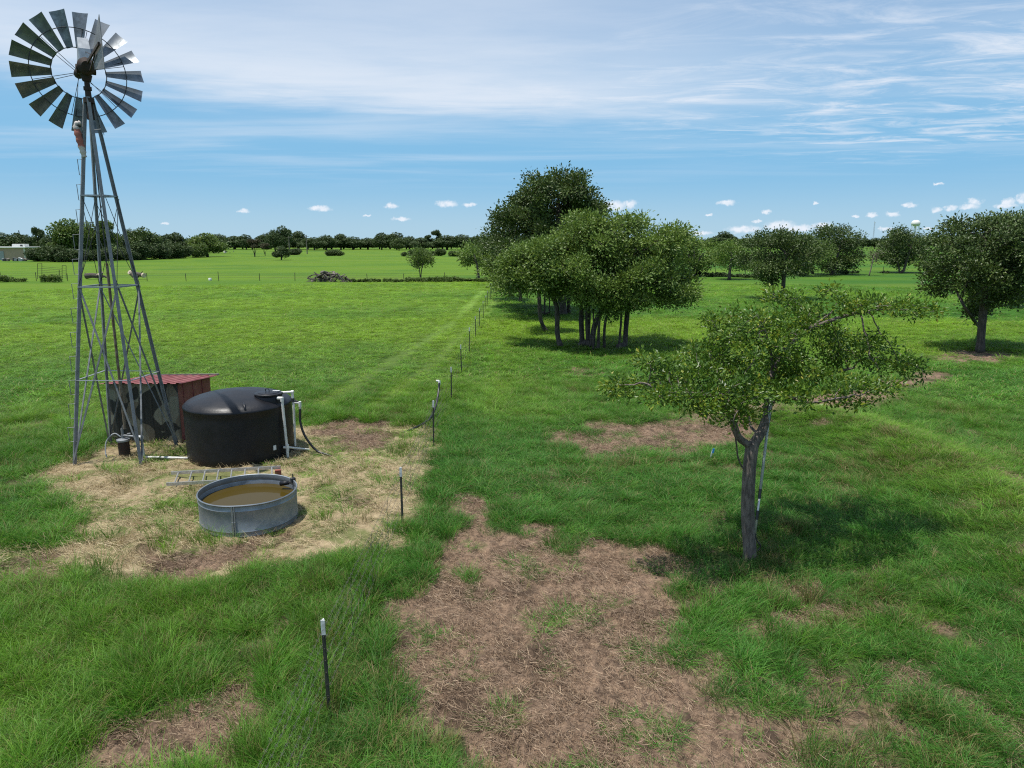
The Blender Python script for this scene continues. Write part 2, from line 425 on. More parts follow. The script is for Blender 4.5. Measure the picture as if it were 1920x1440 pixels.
def build_ground():
    rr = [0.5]
    while rr[-1] < 9000:
        r = rr[-1]; rr.append(r * (1.0075 if 3.4 < r < 30 else 1.016 if r < 130 else 1.05))
    rr = np.array(rr)
    an = np.concatenate([np.linspace(-64, 64, 740), np.linspace(64, 296, 70)[1:-1]]); an = np.radians(an)
    A, Rr = np.meshgrid(an, rr); x = (np.sin(A) * Rr).ravel(); y = (np.cos(A) * Rr).ravel()
    dirt_shade, pad, tr = zone(x, y); yl = yellow(x, y)
    z = hz(x, y)
    rough = np.clip(dirt_shade + .5 * pad, 0, 1)
    z = z + rough * (.12 * (fbm(x, y, .36, 3, 61) - .5) + .15 * (fbm(x, y, .12, 2, 65) - .5)) - .05 * dirt_shade
    cover = 1 - sstep(22, 70, np.hypot(x, y))
    na, nr = len(an), len(rr)
    i, j = np.meshgrid(np.arange(nr - 1), np.arange(na), indexing='ij'); j2 = (j + 1) % na
    F = np.stack([i * na + j, i * na + j2, (i + 1) * na + j2, (i + 1) * na + j], -1).reshape(-1, 4)[:, ::-1]
    V = np.stack([x, y, z], -1)
    me = mesh_np('ground', V, F, True, dict(yel=yl, dirt_shade=dirt_shade, straw=pad * (1 - dirt_shade), track=tr, cover=cover))
    # close the middle under the camera
    bm_c = len(V)
    o = link('ground', me, ground_mat()); tag(o, kind='structure')
    mb = MB(); mb.add([(math.sin(a) * .51, math.cos(a) * .51, float(hz(np.array([0.]), np.array([0.]))[0]) + .002) for a in np.linspace(0, 2 * math.pi, 24)[:-1]], [tuple(range(22, -1, -1))])
    tag(mb.build('ground_patch', me.materials[0]), kind='structure')
build_ground()
def gz(x, y): return float(hz(np.array([float(x)]), np.array([float(y)]))[0])

# ------------------------------------------------------------------ grass and litter
def blade_mat(name, ramp, trans=.45, instanced=True):
    m, t, b = new_mat(name)
    k = 'INSTANCER'
    y = t.attr('yel', k); v = t.attr('tint', k); bl = t.attr('blade')
    if ramp is None:
        c = t.mix(y, tuple(a * 1.78 for a in LUSH), tuple(a * 1.95 for a in PALE))
        c = t.mix(t.math('MULTIPLY', bl, .5), c, t.mix(y, (.072, .222, .032), (.200, .330, .034)))
        hs = t.n('ShaderNodeHueSaturation'); t.l(c, hs.inputs['Color']); t.l(t.ss(v, 0, 1, .62, 1.38), hs.inputs['Value'])
        c = hs.outputs[0]
        c = t.mix(t.ss(bl, .93, .95), c, (.30, .25, .10))
    else:
        c = t.ramp(t.math('FRACT', t.math('ADD', bl, v)), ramp)
    t.l(c, b.inputs['Base Color']); b.inputs['Roughness'].default_value = .55; b.inputs['Specular IOR Level'].default_value = .35
    tr = t.n('ShaderNodeBsdfTranslucent'); t.l(c, tr.inputs['Color'])
    ms = t.n('ShaderNodeMixShader'); ms.inputs[0].default_value = trans
    t.l(b.outputs[0], ms.inputs[1]); t.l(tr.outputs[0], ms.inputs[2])
    t.l(ms.outputs[0], m.node_tree.nodes['Material Output'].inputs['Surface'])
    return m
def clump(name, n, rad, h0, h1, w, lean, wind, mat, seed, segs=3):
    r = np.random.default_rng(seed); V = []; F = []; B = []
    for i in range(n):
        a = r.random() * 6.283; q = rad * math.sqrt(r.random()); bx, by = q * math.cos(a), q * math.sin(a)
        h = h0 + (h1 - h0) * r.random(); aa = a + r.normal() * .8; ln = h * lean * (.4 + 1.2 * r.random())
        dx, dy = math.cos(aa) * ln + wind * h, math.sin(aa) * ln - wind * .3 * h
        sa = r.random() * 6.283; sx, sy = math.cos(sa) * w / 2, math.sin(sa) * w / 2; b = len(V); tint = r.random()
        for s in range(segs + 1):
            f = s / segs; k = 1 - f ** 2.2 * .97
            cx, cyy, cz = bx + dx * f ** 1.8, by + dy * f ** 1.8, h * (f - .28 * f ** 3)
            V += [(cx - sx * k, cyy - sy * k, cz), (cx + sx * k, cyy + sy * k, cz)]; B += [tint, tint]
        for s in range(segs): F.append((b + 2 * s, b + 2 * s + 1, b + 2 * s + 3, b + 2 * s + 2))
    o = bpy.data.objects.new(name, mesh_np(name, np.array(V), np.array(F), True, dict(blade=np.array(B)))); o.data.materials.append(mat); return o
def litter(name, n, rad, l0, l1, w, mat, seed, lift=.03):
    r = np.random.default_rng(seed); V = []; F = []; B = []
    for i in range(n):
        cx, cyy = r.normal(size=2) * rad * .6; a = r.normal() * 1.2; L = l0 + (l1 - l0) * r.random(); z0 = .004 + r.random() * lift
        ux, uy = math.cos(a), math.sin(a); b = len(V); tint = r.random(); bend = r.normal() * .15; up = abs(r.normal()) * .22
        for s in range(4):
            f = s / 3 - .5; k = (1 - abs(f) * 1.2) * w / 2
            x, y_, z = cx + ux * L * f - uy * bend * L * (f * f), cyy + uy * L * f + ux * bend * L * (f * f), z0 + L * up * (f + .5) ** 2
            V += [(x - uy * k, y_ + ux * k, z), (x + uy * k, y_ - ux * k, z + .002)]; B += [tint, tint]
        for s in range(3): F.append((b + 2 * s, b + 2 * s + 1, b + 2 * s + 3, b + 2 * s + 2))
    o = bpy.data.objects.new(name, mesh_np(name, np.array(V), np.array(F), True, dict(blade=np.array(B)))); o.data.materials.append(mat); return o
def scatter(name, protos, P, rot, scl, idx, yel, tint):
    coll = bpy.data.collections.new(name + '_kinds')
    for o in protos: coll.objects.link(o)
    me = bpy.data.meshes.new(name); n = len(P)
    me.vertices.add(n); me.vertices.foreach_set('co', np.ascontiguousarray(P, np.float32).ravel())
    for k, a, ty in (('rot', rot, 'FLOAT_VECTOR'), ('scl', scl, 'FLOAT_VECTOR'), ('yel', yel, 'FLOAT'), ('tint', tint, 'FLOAT')):
        q = me.attributes.new(k, ty, 'POINT'); q.data.foreach_set('vector' if ty == 'FLOAT_VECTOR' else 'value', np.ascontiguousarray(a, np.float32).ravel())
    q = me.attributes.new('idx', 'INT', 'POINT'); q.data.foreach_set('value', np.ascontiguousarray(idx, np.int32))
    o = link(name, me); tag(o, kind='stuff')
    ng = bpy.data.node_groups.new(name, 'GeometryNodeTree')
    ng.interface.new_socket('Geometry', in_out='INPUT', socket_type='NodeSocketGeometry'); ng.interface.new_socket('Geometry', in_out='OUTPUT', socket_type='NodeSocketGeometry')
    gi = ng.nodes.new('NodeGroupInput'); go = ng.nodes.new('NodeGroupOutput'); ip = ng.nodes.new('GeometryNodeInstanceOnPoints')
    ci = ng.nodes.new('GeometryNodeCollectionInfo'); ci.inputs['Collection'].default_value = coll; ci.inputs['Separate Children'].default_value = True; ci.inputs['Reset Children'].default_value = True
    def na(nm, ty):
        a = ng.nodes.new('GeometryNodeInputNamedAttribute'); a.data_type = ty; a.inputs['Name'].default_value = nm
        return [s for s in a.outputs if s.enabled and s.name == 'Attribute'][0]
    ip.inputs['Pick Instance'].default_value = True
    L = ng.links.new
    L(gi.outputs[0], ip.inputs['Points']); L(ci.outputs[0], ip.inputs['Instance']); L(na('idx', 'INT'), ip.inputs['Instance Index'])
    e2r = ng.nodes.new('FunctionNodeEulerToRotation'); L(na('rot', 'FLOAT_VECTOR'), e2r.inputs[0]); L(e2r.outputs[0], ip.inputs['Rotation'])
    L(na('scl', 'FLOAT_VECTOR'), ip.inputs['Scale']); L(ip.outputs[0], go.inputs[0])
    md = o.modifiers.new('scatter', 'NODES'); md.node_group = ng
    return o
def wedge(r0, r1, dens, half=62):
    n = int(math.radians(2 * half) / 2 * (r1 * r1 - r0 * r0) * dens)
    r = np.sqrt(rng.random(n) * (r1 * r1 - r0 * r0) + r0 * r0); a = np.radians((rng.random(n) * 2 - 1) * half)
    return np.sin(a) * r, np.cos(a) * r
TANKC, TANKR = (-7.08, 17.95), 1.32
STC, STR = (-5.24, 13.42), .93
def clear(x, y):
    ok = np.hypot(x - TANKC[0], y - TANKC[1]) > TANKR + .05
    ok &= np.hypot(x - STC[0], y - STC[1]) > STR + .05
    lx = (x + 8.0) / 2.5; ok &= ~((x > -8.3) & (x < -5.4) & (y > 15.15 + .22 * (x + 8)) & (y < 16.25 + .22 * (x + 8)))
    ok &= ~((x > -10.9) & (x < -8.85) & (y > 18.75) & (y < 21.1))
    return ok
def build_grass():
    gm = blade_mat('grass_blade', None, .42)
    near = [clump('tuft', 80, .19, .10, .27, .0062, .75, .12, gm, 100 + i) for i in range(4)] + [clump('tuft', 60, .13, .20, .38, .0062, .7, .18, gm, 110 + i) for i in range(2)]
    farp = [clump('tuft', 44, .20, .10, .24, .0115, .8, .08, gm, 120 + i, 2) for i in range(3)]
    dm = blade_mat('seed_stalk', [(0, (.16, .155, .04)), (.3, (.24, .21, .08)), (.6, (.13, .17, .035)), (.85, (.20, .13, .06)), (1, (.33, .28, .13))], .35)
    farp += [clump('tuft', 26, .14, .20, .42, .006, .4, .12, dm, 130 + i) for i in range(3)]
    PX = []; SC = []; IX = []
    for r0, r1, dens, s, zs, kind in ((3.4, 14, 78, 1.0, 1.0, 0), (14, 28, 40, 1.3, 1.0, 0), (28, 55, 18, 1.75, .80, 1), (55, 100, 3.4, 3.0, .70, 1)):
        x, y = wedge(r0, r1, dens, 64 if r1 < 30 else 54)
        dirt_shade, pad, tr = zone(x, y)
        tall = np.clip(.62 + .75 * fbm(x, y, 2.1, 3, 71), .6, 1.5) * (.80 + .55 * sstep(.55, .72, fbm(x, y, .55, 2, 75)))
        tall = np.where(x < -2.1, tall * .98, tall * .70) * (1 - .65 * tr)
        tall = tall * np.where((np.abs(x + 2.1) < 1.1) & (y < 26), 1.25, 1)
        tall = np.where(x < -2.6, tall * (1 - .62 * sstep(18, 32, y)), tall)
        edge = np.maximum(dirt_shade, pad * .9)
        thin = np.where((x > 2.) & (y < 12.), sstep(.30, .55, fbm(x, y, .9, 3, 77)) * .75 + .25, 1)
        keep = (rng.random(len(x)) < (1 - edge) ** np.where(x > .5, .9, 1.5) * thin * (1 - .6 * tr)) & clear(x, y)
        sprout = (edge > .5) & ~keep & (rng.random(len(x)) < np.where(pad > dirt_shade, .95 * sstep(.43, .56, fbm(x, y, 1.5, 4, 73)) * (.35 + .65 * rng.random(len(x))), .30 * sstep(.60, .70, fbm(x, y, .8, 3, 74))) + .012) & clear(x, y)
        tall = np.where(sprout, np.where(pad > dirt_shade, .26, .40) * tall, tall)
        k = keep | sprout
        x, y, tall = x[k], y[k], tall[k]
        PX.append(np.stack([x, y, hz(x, y) - .012 - .03 * sprout[k]], -1))
        w = s * (.8 + .45 * rng.random(len(x)))
        SC.append(np.stack([w, w, zs * tall * (.85 + .3 * rng.random(len(x)))], -1))
        IX.append(rng.integers(0, 6, len(x)) if kind == 0 else rng.integers(6, 9, len(x)))
    # seed-headed and dead tufts among the green
    I0 = np.concatenate(IX); P0 = np.concatenate(PX); brown = sstep(.52, .68, fbm(P0[:, 0], P0[:, 1], 1.4, 3, 93)) * np.where((P0[:, 0] > 2) | ((np.abs(P0[:, 0] + .6) < 1.6) & (P0[:, 1] < 8.6)), .40, .10) + .015
    brown = np.where((np.abs(P0[:, 0] + .7) < 1.5) & (P0[:, 1] < 8.2), brown + .25, brown)
    IX = [np.where((rng.random(len(I0)) < brown) & (I0 < 6), rng.integers(9, 12, len(I0)), I0)]
    P = np.concatenate(PX); S = np.concatenate(SC); I = np.concatenate(IX); n = len(P)
    rot = np.stack([rng.normal(size=n) * .12, rng.normal(size=n) * .12, 9.0 * fbm(P[:, 0], P[:, 1], 3.5, 3, 87) + rng.normal(size=n) * .9], -1)
    yl = np.clip(yellow(P[:, 0], P[:, 1]) + .12 * rng.normal(size=n) + .55 * zone(P[:, 0], P[:, 1])[2] + .18 * zone(P[:, 0], P[:, 1])[1], 0, 1)
    scatter('pasture_grass', near + farp, P, rot, S, I, yl, rng.random(n))
    # dry stalks over the bare and the mown ground
    lm = blade_mat('dry_stalk', [(0, (.17, .110, .066)), (.35, (.35, .245, .165)), (.7, (.095, .060, .038)), (1, (.52, .385, .25))], .15)
    sm = blade_mat('mown_straw', [(0, (.34, .26, .14)), (.4, (.52, .42, .24)), (.75, (.19, .14, .07)), (1, (.64, .53, .33))], .15)
    for nm, mt, which, dens, l0, l1 in (('dry_grass_litter', lm, 0, 84, .03, .115), ('straw_litter', sm, 1, 46, .08, .26)):
        x, y = wedge(3.6, 24, dens)
        dirt_shade, pad, tr = zone(x, y); wgt = dirt_shade if which == 0 else pad * (1 - dirt_shade)
        wgt = wgt * (sstep(.40, .60, fbm(x, y, .8, 3, 81 + which)) * .65 + .35)
        k = (rng.random(len(x)) < wgt) & clear(x, y); x, y = x[k], y[k]; n = len(x)
        pr = [litter('stalks', 36, .16, l0, l1, .0038 if which == 0 else .0045, mt, 200 + i + which * 10, .035) for i in range(5)]
        P = np.stack([x, y, hz(x, y) - .025 + (.0 if which else -.02)], -1)
        rot = np.stack([rng.normal(size=n) * .14, rng.normal(size=n) * .14, rng.random(n) * 6.283], -1)
        s = (.8 + .5 * rng.random(n))
        scatter(nm, pr, P, rot, np.stack([s, s, s * (.7 + .9 * rng.random(n))], -1), rng.integers(0, 5, n), rng.random(n), rng.random(n))
build_grass()

# ------------------------------------------------------------------ materials of the built things
GALV = simple('galvanised_steel', (.36, .38, .40), (.25, .27, .29), .42, .75, 9, .6)
GALVD = simple('weathered_steel', (.17, .18, .19), (.25, .26, .27), .55, .45, 7, .7)
VANE = simple('vane_sheet', (.25, .27, .29), (.15, .165, .18), .38, .8, 6, .55)
RUST = simple('rusty_iron', (.055, .032, .024), (.04, .034, .032), .8, .3, 14)
DARK = simple('dark_iron', (.035, .036, .04), (.06, .06, .06), .6, .4, 10)
BLACKP = simple('black_polyethylene', (.0055, .006, .0085), (.009, .009, .012), .40, 0, 3, .52, .15, 18, spec=.36)
PVC = simple('white_pvc', (.70, .70, .67), (.55, .54, .50), .35, 0, 8, .5)
HOSE = simple('black_hose', (.012, .012, .013), None, .4)
REDTIN = simple('faded_red_tin', (.20, .045, .045), (.27, .095, .090), .6, .1, 2.2, .75, stretch=(3, .6, 3))
ALU = simple('aluminium', (.58, .58, .57), (.45, .45, .44), .4, .7, 12)
BARK = simple('grey_bark', (.20, .165, .140), (.085, .070, .061), .95, 0, 26, None, 1.0, 34, (1, 1, .22))
BARKD = simple('dark_bark', (.10, .084, .070), (.036, .031, .027), .95, 0, 12, None, .8, 18, (1, 1, .25))
DRYWOOD = simple('grey_dead_wood', (.23, .20, .17), (.11, .09, .075), .9, 0, 3, None, .6, 12, (1, 1, 1))
CUTWOOD = simple('pale_cut_wood', (.62, .52, .40), (.45, .36, .26), .9)
POSTM = simple('green_post_paint', (.030, .034, .030), (.055, .05, .042), .6, .1, 10)
TIPM = simple('white_post_paint', (.68, .69, .69), (.45, .45, .44), .5, 0, 20)
WIREM = simple('fence_wire', (.09, .088, .085), (.13, .11, .10), .5, .6, 5)
WHITE = simple('white_paint', (.72, .72, .70), (.60, .60, .57), .5, 0, 4)
TAN = simple('tan_siding', (.40, .29, .215), (.34, .25, .19), .7, 0, 1.2)

def camo_mat():
    m, t, b = new_mat('camouflage_tin')
    v = t.n('ShaderNodeTexCoord').outputs['Object']
    n1 = t.noise(t.mapping(v, (1, 1, 1.15), (0, .5, 0)), 1.15, 1.5, .4, .9); n2 = t.noise(t.mapping(v, (1.2, 1, .8), (0, -.7, 0), (4.1, 2, 1.3)), 1.5, 1, .4, .7)
    f = t.noise(t.mapping(v, (8, 8, .7)), 2.2, 5, .6)
    c = t.mix(t.ss(n2, .50, .525), (.215, .205, .150), (.155, .130, .090))
    c = t.mix(t.ss(n1, .455, .475), (.022, .022, .018), c)
    c = t.mix(t.ss(f, .45, .75, 0, .45), c, (.10, .085, .065))
    t.l(c, b.inputs['Base Color']); b.inputs['Roughness'].default_value = .7; return m
CAMO = camo_mat()
def water_mat():
    m, t, b = new_mat('muddy_water')
    v = t.n('ShaderNodeTexCoord').outputs['Object']
    b.inputs['Base Color'].default_value = (.054, .038, .007, 1); b.inputs['Roughness'].default_value = .06; b.inputs['IOR'].default_value = 1.33; b.inputs['Specular IOR Level'].default_value = .16
    bp = t.n('ShaderNodeBump'); bp.inputs['Strength'].default_value = .05; bp.inputs['Distance'].default_value = .01
    t.l(t.noise(v, 5, 2), bp.inputs['Height']); t.l(bp.outputs[0], b.inputs['Normal']); return m
WATER = water_mat()

# ------------------------------------------------------------------ windmill
HUB = Vector((-9.95, 17.70, 9.38)); AX = Vector((-.576, .817, 0)).normalized(); SIDE = Vector((AX.y, -AX.x, 0)); UP = Vector((0, 0, 1))
def build_windmill():
    foot = {'fl': (-10.84, 16.82), 'fr': (-9.11, 16.82), 'br': (-8.99, 18.46), 'bl': (-10.93, 18.60)}
    zt = 8.75; cx, cy_ = HUB.x, HUB.y
    w = thing('windmill', 'tall lattice tower windmill with a fan of grey metal blades beside the black tank', 'windmill', (cx, cy_, gz(cx, cy_)))
    top = {k: Vector((cx + .07 * (1 if p[0] > cx else -1), cy_ + .07 * (1 if p[1] > cy_ else -1), zt)) for k, p in foot.items()}
    bot = {k: Vector((p[0], p[1], gz(*p) - .1)) for k, p in foot.items()}
    def P(k, z): a, b = bot[k], top[k]; return a + (b - a) * ((z - a.z) / (b.z - a.z))
    for k in foot:
        mb = MB(); a, b = bot[k], top[k]
        mb.beam(a, b, .075, .075, (cx - a.x, cy_ - a.y, 0), .012); mb.build('leg', GALVD, w)
    ring = ('fl', 'fr', 'br', 'bl')
    for z in (2.10, 4.35, 6.50):
        for a, b in zip(ring, ring[1:] + ring[:1]):
            MB().beam(P(a, z), P(b, z), .05, .012 if z < 3 else .035).build('girt', GALV, w)
    for a, b in zip(ring, ring[1:] + ring[:1]):
        MB().beam(P(a, .12) , P(b, 4.33), .042, .014).build('brace', GALVD, w)
        MB().beam(P(b, .12) + Vector((.016, .016, 0)), P(a, 4.33) + Vector((.016, .016, 0)), .042, .014).build('brace', GALVD, w)
        MB().tube([P(a, 4.38), P(b, 6.45)], .0075, 5).build('tie_rod', DARK, w)
        MB().tube([P(b, 4.38) + Vector((.02, .02, 0)), P(a, 6.45) + Vector((.02, .02, 0))], .0075, 5).build('tie_rod', DARK, w)
    # step irons up the left front leg
    for i in range(13):
        z = .95 + i * .58; a = P('fl', z); o = Vector((-.17, -.03, 0)) * (.9 if z < 6 else .6)
        MB().tube([a, a + o, a + o + Vector((.01, 0, -.36)), a + Vector((.02, 0, -.36))], .0085, 5).build('step_iron', GALVD, w)
    a = P('fr', 8.0); MB().tube([a, a + Vector((.19, 0, .02)), a + Vector((.21, 0, -.12))], .008, 5).build('step_iron', GALVD, w)
    # pump rod and drop pipe in the middle
    MB().tube([(cx, cy_, 4.9), (cx, cy_, .7)], .034, 8).build('drop_pipe', simple('rusty_pipe', (.13, .085, .05), (.24, .20, .15), .8, .3, 5), w)
    MB().tube([(cx, cy_, 9.2), (cx, cy_, 4.9)], .014, 6).build('pump_rod', DARK, w)
    mb = MB(); mb.tube([(cx, cy_, 8.25), (cx, cy_, 9.22)], [.085, .055], 10); mb.tube([(cx, cy_, 8.62), (cx, cy_, 8.72)], .12, 10); mb.tube([(cx, cy_, 8.9), (cx, cy_, 8.98)], .09, 10)
    mb.build('mast_pipe', RUST, w, True, sharp=40)
    # gearbox, hood
    C = HUB
    mb = MB(); pr = lambda a, s, u: C + AX * a + SIDE * s + UP * u
    mb.tube([pr(-.30, 0, .0), pr(-.22, 0, .02), pr(.20, 0, .02), pr(.36, 0, 0)], [.11, .19, .18, .10], 14)
    mb.tube([pr(-.05, -.20, -.03), pr(-.05, .20, -.03)], .10, 12); mb.tube([pr(.0, 0, -.15), pr(0, 0, -.28)], [.13, .09], 12)
    gb = mb.build('gearbox', RUST, w, True, sharp=45)
    mb = MB(); prof = [(-.24, .10, .13), (-.20, .12, .40), (-.05, .11, .66), (.10, .09, .50), (.30, .07, .18), (.34, .07, .12)]
    vs = [pr(a, s * h, u) for a, h, u in prof for s in (-1, 1)] + [pr(a, s * .15, .08) for a, h, u in prof for s in (-1, 1)]
    n = len(prof); fs = [(2*i, 2*i+1, 2*i+3, 2*i+2) for i in range(n - 1)]
    for i in range(n - 1):
        fs += [(2*i, 2*i+2, 2*n+2*i+2, 2*n+2*i), (2*i+3, 2*i+1, 2*n+2*i+1, 2*n+2*i+3)]
    fs += [(1, 0, 2*n, 2*n+1), (2*n-2, 2*n-1, 4*n-1, 4*n-2)]
    mb.add(vs, fs); mb.build('hood', simple('hood_sheet', (.42, .44, .46), (.30, .32, .34), .45, .6, 5), w, False)
    # tail
    mb = MB(); mb.beam(pr(-.2, .03, .1), pr(-2.55, .03, .02), .035, .06); mb.beam(pr(-.2, .06, -.10), pr(-1.7, .03, -.02), .025, .03); mb.beam(pr(-.1, .02, .36), pr(-1.2, .03, .06), .010, .010)
    tb = mb.build('tail_boom', RUST, w)
    th = .006; vp = [(-1.05, .18), (-2.66, .55), (-2.66, -.48), (-1.05, -.20)]
    mb = MB(); vs = [pr(a, .075 + s * th, u) for s in (-1, 1) for a, u in vp]
    mb.add(vs, [(3, 2, 1, 0), (4, 5, 6, 7), (0, 1, 5, 4), (1, 2, 6, 5), (2, 3, 7, 6), (3, 0, 4, 7)])
    tv = mb.build('tail_vane', simple('tail_sheet', (.28, .26, .245), (.19, .18, .175), .5, .5, 3), w)
    for a, u0, u1 in ((-1.35, -.24, .22), (-2.1, -.37, .40)):
        MB().beam(pr(a, .075 + .022, u0), pr(a, .075 + .022, u1), .025, .02).build('stiffener', GALVD, tv)
    # wheel
    wh = bpy.data.objects.new('wheel', None); col.objects.link(wh); wh.parent = w; wh.location = (C + AX * .70 + UP * .02) - w.location
    Wc = C + AX * .70 - SIDE * .07 + UP * .02; N = 18; Ri, Ro = .56, 1.38
    def W(r, ph, a=0.0): return Wc + (SIDE * math.cos(ph) + UP * math.sin(ph)) * r + AX * a
    for i in range(N):
        ph = 2 * math.pi * (i + .18) / N
        er = SIDE * math.cos(ph) + UP * math.sin(ph); et = -SIDE * math.sin(ph) + UP * math.cos(ph)
        mb = MB(); S = 6; vs = []
        for q in (-1, 1):
            for r_, hw in ((Ri, .080), (Ri + (Ro - Ri) * .5, .134), (Ro, .188)):
                for s in range(S + 1):
                    u = (s / S - .5) * 2; pit = R(33)
                    ct, ca = u * hw * math.cos(pit), u * hw * math.sin(pit) * PITCH
                    cam_ = .16 * hw * (1 - u * u)
                    p = Wc + er * r_ + et * (ct + cam_ * math.sin(pit) * -PITCH) + AX * (ca + cam_ * math.cos(pit)) + AX * (q * .0015)
                    vs.append(p)
        m_ = S + 1; fs = []
        for q in (0, 1):
            for rr_ in range(2):
                for s in range(S):
                    b0 = q * 3 * m_ + rr_ * m_ + s; f = (b0, b0 + 1, b0 + m_ + 1, b0 + m_); fs.append(f if q else f[::-1])
        mb.add(vs, fs); mb.build('blade', VANE, wh, True)
    for r_, a in ((Ri + .02, .02), (1.01, -.03)):
        MB().tube([W(r_, 2 * math.pi * k / 60, a) for k in range(61)], .011, 5, False).build('rim', DARK, wh)
    for k in range(6):
        ph = 2 * math.pi * (k + .3) / 6
        for d, a0 in ((-.05, -.12), (.05, .10)):
            MB().tube([W(.10, ph, a0), W(1.01, ph + d, -.03)], .007, 5).build('spoke', DARK, wh)
    MB().tube([W(0, 0, -.25), W(0, 0, -.12), W(0, 0, .14), W(0, 0, .20)], [.06, .11, .11, .05], 12).build('hub', RUST, wh, True, sharp=40)
    # torn cloth on the ladder leg
    p = P('fl', 8.0); q = [(-.10, .40), (-.16, .30), (-.10, .10), (-.08, -.1), (-.10, -.30), (-.12, -.44)]
    t = thing('torn_cloth', 'tattered red and white cloth tied to the windmill tower below the fan', 'cloth', p + Vector((-.08, 0, -.25)))
    pts = bez([p + Vector((-.02, -.02, .16)), p + Vector((-.13, -.02, .10)), p + Vector((-.10, -.03, -.15)), p + Vector((-.06, -.02, -.42)), p + Vector((-.04, 0, -.62))], 5)
    m, nt, b = new_mat('faded_cloth'); v = nt.n('ShaderNodeTexCoord').outputs['Object']; z = nt.n('ShaderNodeSeparateXYZ'); nt.l(v, z.inputs[0])
    nt.l(nt.mix(nt.ss(nt.math('ADD', z.outputs[2], nt.math('MULTIPLY', nt.noise(v, 9, 3), .12)), -.10, -.06), (.62, .55, .50), nt.mix(nt.ss(nt.math('ADD', z.outputs[2], nt.math('MULTIPLY', nt.noise(v, 6, 3), .15)), .30, .34), (.36, .13, .10), (.50, .45, .43))), b.inputs['Base Color']); b.inputs['Roughness'].default_value = .9
    n = len(pts); mb = MB(); mb.tube(pts, [(.045 + .032 * math.sin(3.1 * i / n) + .012 * math.sin(i * 2.3)) * (1 if i else .5) for i in range(n)], 9); mb.build('sleeve', m, t, True)
    MB().tube([pts[0] + Vector((-.02, 0, -.06)), pts[0] + Vector((-.12, -.02, -.08))], [.05, .03], 7).build('knot', DARK, t, True)
PITCH = 1
build_windmill()

# ------------------------------------------------------------------ shed
def corrugated(p00, pu, pv, nrib, h, nrm):
    """sheet p00 + u*pu + v*pv with ribs running along pv, thin solid"""
    mb = MB(); p00, pu, pv, nrm = (Vector(a) for a in (p00, pu, pv, nrm)); vs = []; us = []
    for i in range(nrib):
        for f, z in ((0, 0), (.55, 0), (.65, h), (.90, h)): us.append(((i + f) / nrib, z))
    us.append((1, 0)); n = len(us)
    for q in (0, -.004):
        for v in (0, 1):
            for u, z in us: vs.append(p00 + pu * u + pv * v + nrm * (z + q))
    fs = []
    for i in range(n - 1):
        fs += [(i, i + 1, n + i + 1, n + i), (2*n + i + 1, 2*n + i, 3*n + i, 3*n + i + 1), (i + 1, i, 2*n + i, 2*n + i + 1), (n + i, n + i + 1, 3*n + i + 1, 3*n + i)]
    fs += [(0, n, 3*n, 2*n), (2*n - 1, n - 1, 3*n - 1, 4*n - 1)]
    return mb.add(vs, fs)
def build_shed():
    x0, x1, y0, y1 = -10.97, -9.06, 18.86, 20.95; zf, zb = 1.66, 1.46; z0 = gz(-9.9, 19.5) - .08
    s = thing('pump_shed', 'small tin shed with camouflage painted front and faded red roof behind the windmill', 'shed', ((x0 + x1) / 2, y0, z0 + .08))
    corrugated((x0, y0, z0), (x1 - x0, 0, 0), (0, 0, zf - z0), 8, .016, (0, -1, 0)).build('front_wall', CAMO, s)
    mb = MB(); 
    for q in range(7):
        ya = y0 + .012 + (y1 - y0 - .02) * q / 7; yb = y0 + .012 + (y1 - y0 - .02) * (q + 1) / 7; f = lambda y: zf + (zb - zf) * (y - y0) / (y1 - y0) - .012
        e = .014 if q % 2 else 0
        mb.add([(x1 - .02, ya, z0), (x1 - .02, yb, z0), (x1 - .02, yb, f(yb)), (x1 - .02, ya, f(ya)), (x1 + e, ya + .008, z0), (x1 + e, yb - .008, z0), (x1 + e, yb - .008, f(yb)), (x1 + e, ya + .008, f(ya))],
               [(0, 1, 2, 3), (4, 5, 6, 7), (0, 4, 7, 3), (1, 2, 6, 5), (3, 7, 6, 2), (0, 1, 5, 4)])
    mb.build('side_wall', simple('red_side_tin', (.19, .040, .040), (.25, .07, .065), .6, .1, 2), s)
    mb = MB(); mb.add([(x0 + .005, y0 + .012, z0), (x0 + .005, y1, z0), (x0 + .005, y1, zb - .012), (x0 + .005, y0 + .012, zf - .012), (x0 + .03, y0 + .012, z0), (x0 + .03, y1, z0), (x0 + .03, y1, zb - .012), (x0 + .03, y0 + .012, zf - .012)],
                      [(0, 3, 2, 1), (4, 5, 6, 7), (0, 4, 7, 3), (1, 2, 6, 5), (3, 7, 6, 2)])
    mb.build('side_wall', CAMO, s)
    mb = MB(); mb.box(((x0 + x1) / 2, y1 - .02, (z0 + zb) / 2 - .01), (x1 - x0 - .1, .03, zb - z0 - .02)); mb.build('back_wall', CAMO, s)
    dz = (zf - zb) / (y1 - y0)
    corrugated((x0 - .12, y0 - .16, zf + .16 * dz + .01), (x1 - x0 + .26, 0, 0), (0, y1 - y0 + .34, -(y1 - y0 + .34) * dz), 9, .028, (0, 0, 1)).build('roof', REDTIN, s)
    MB().beam((x0 - .10, y1 + .17, zb + .01), (x1 + .20, y1 + .19, zb + .035), .03, .05).build('roof_trim', simple('trim_tin', (.30, .29, .27), (.2, .17, .15), .6, .3), s)
build_shed()

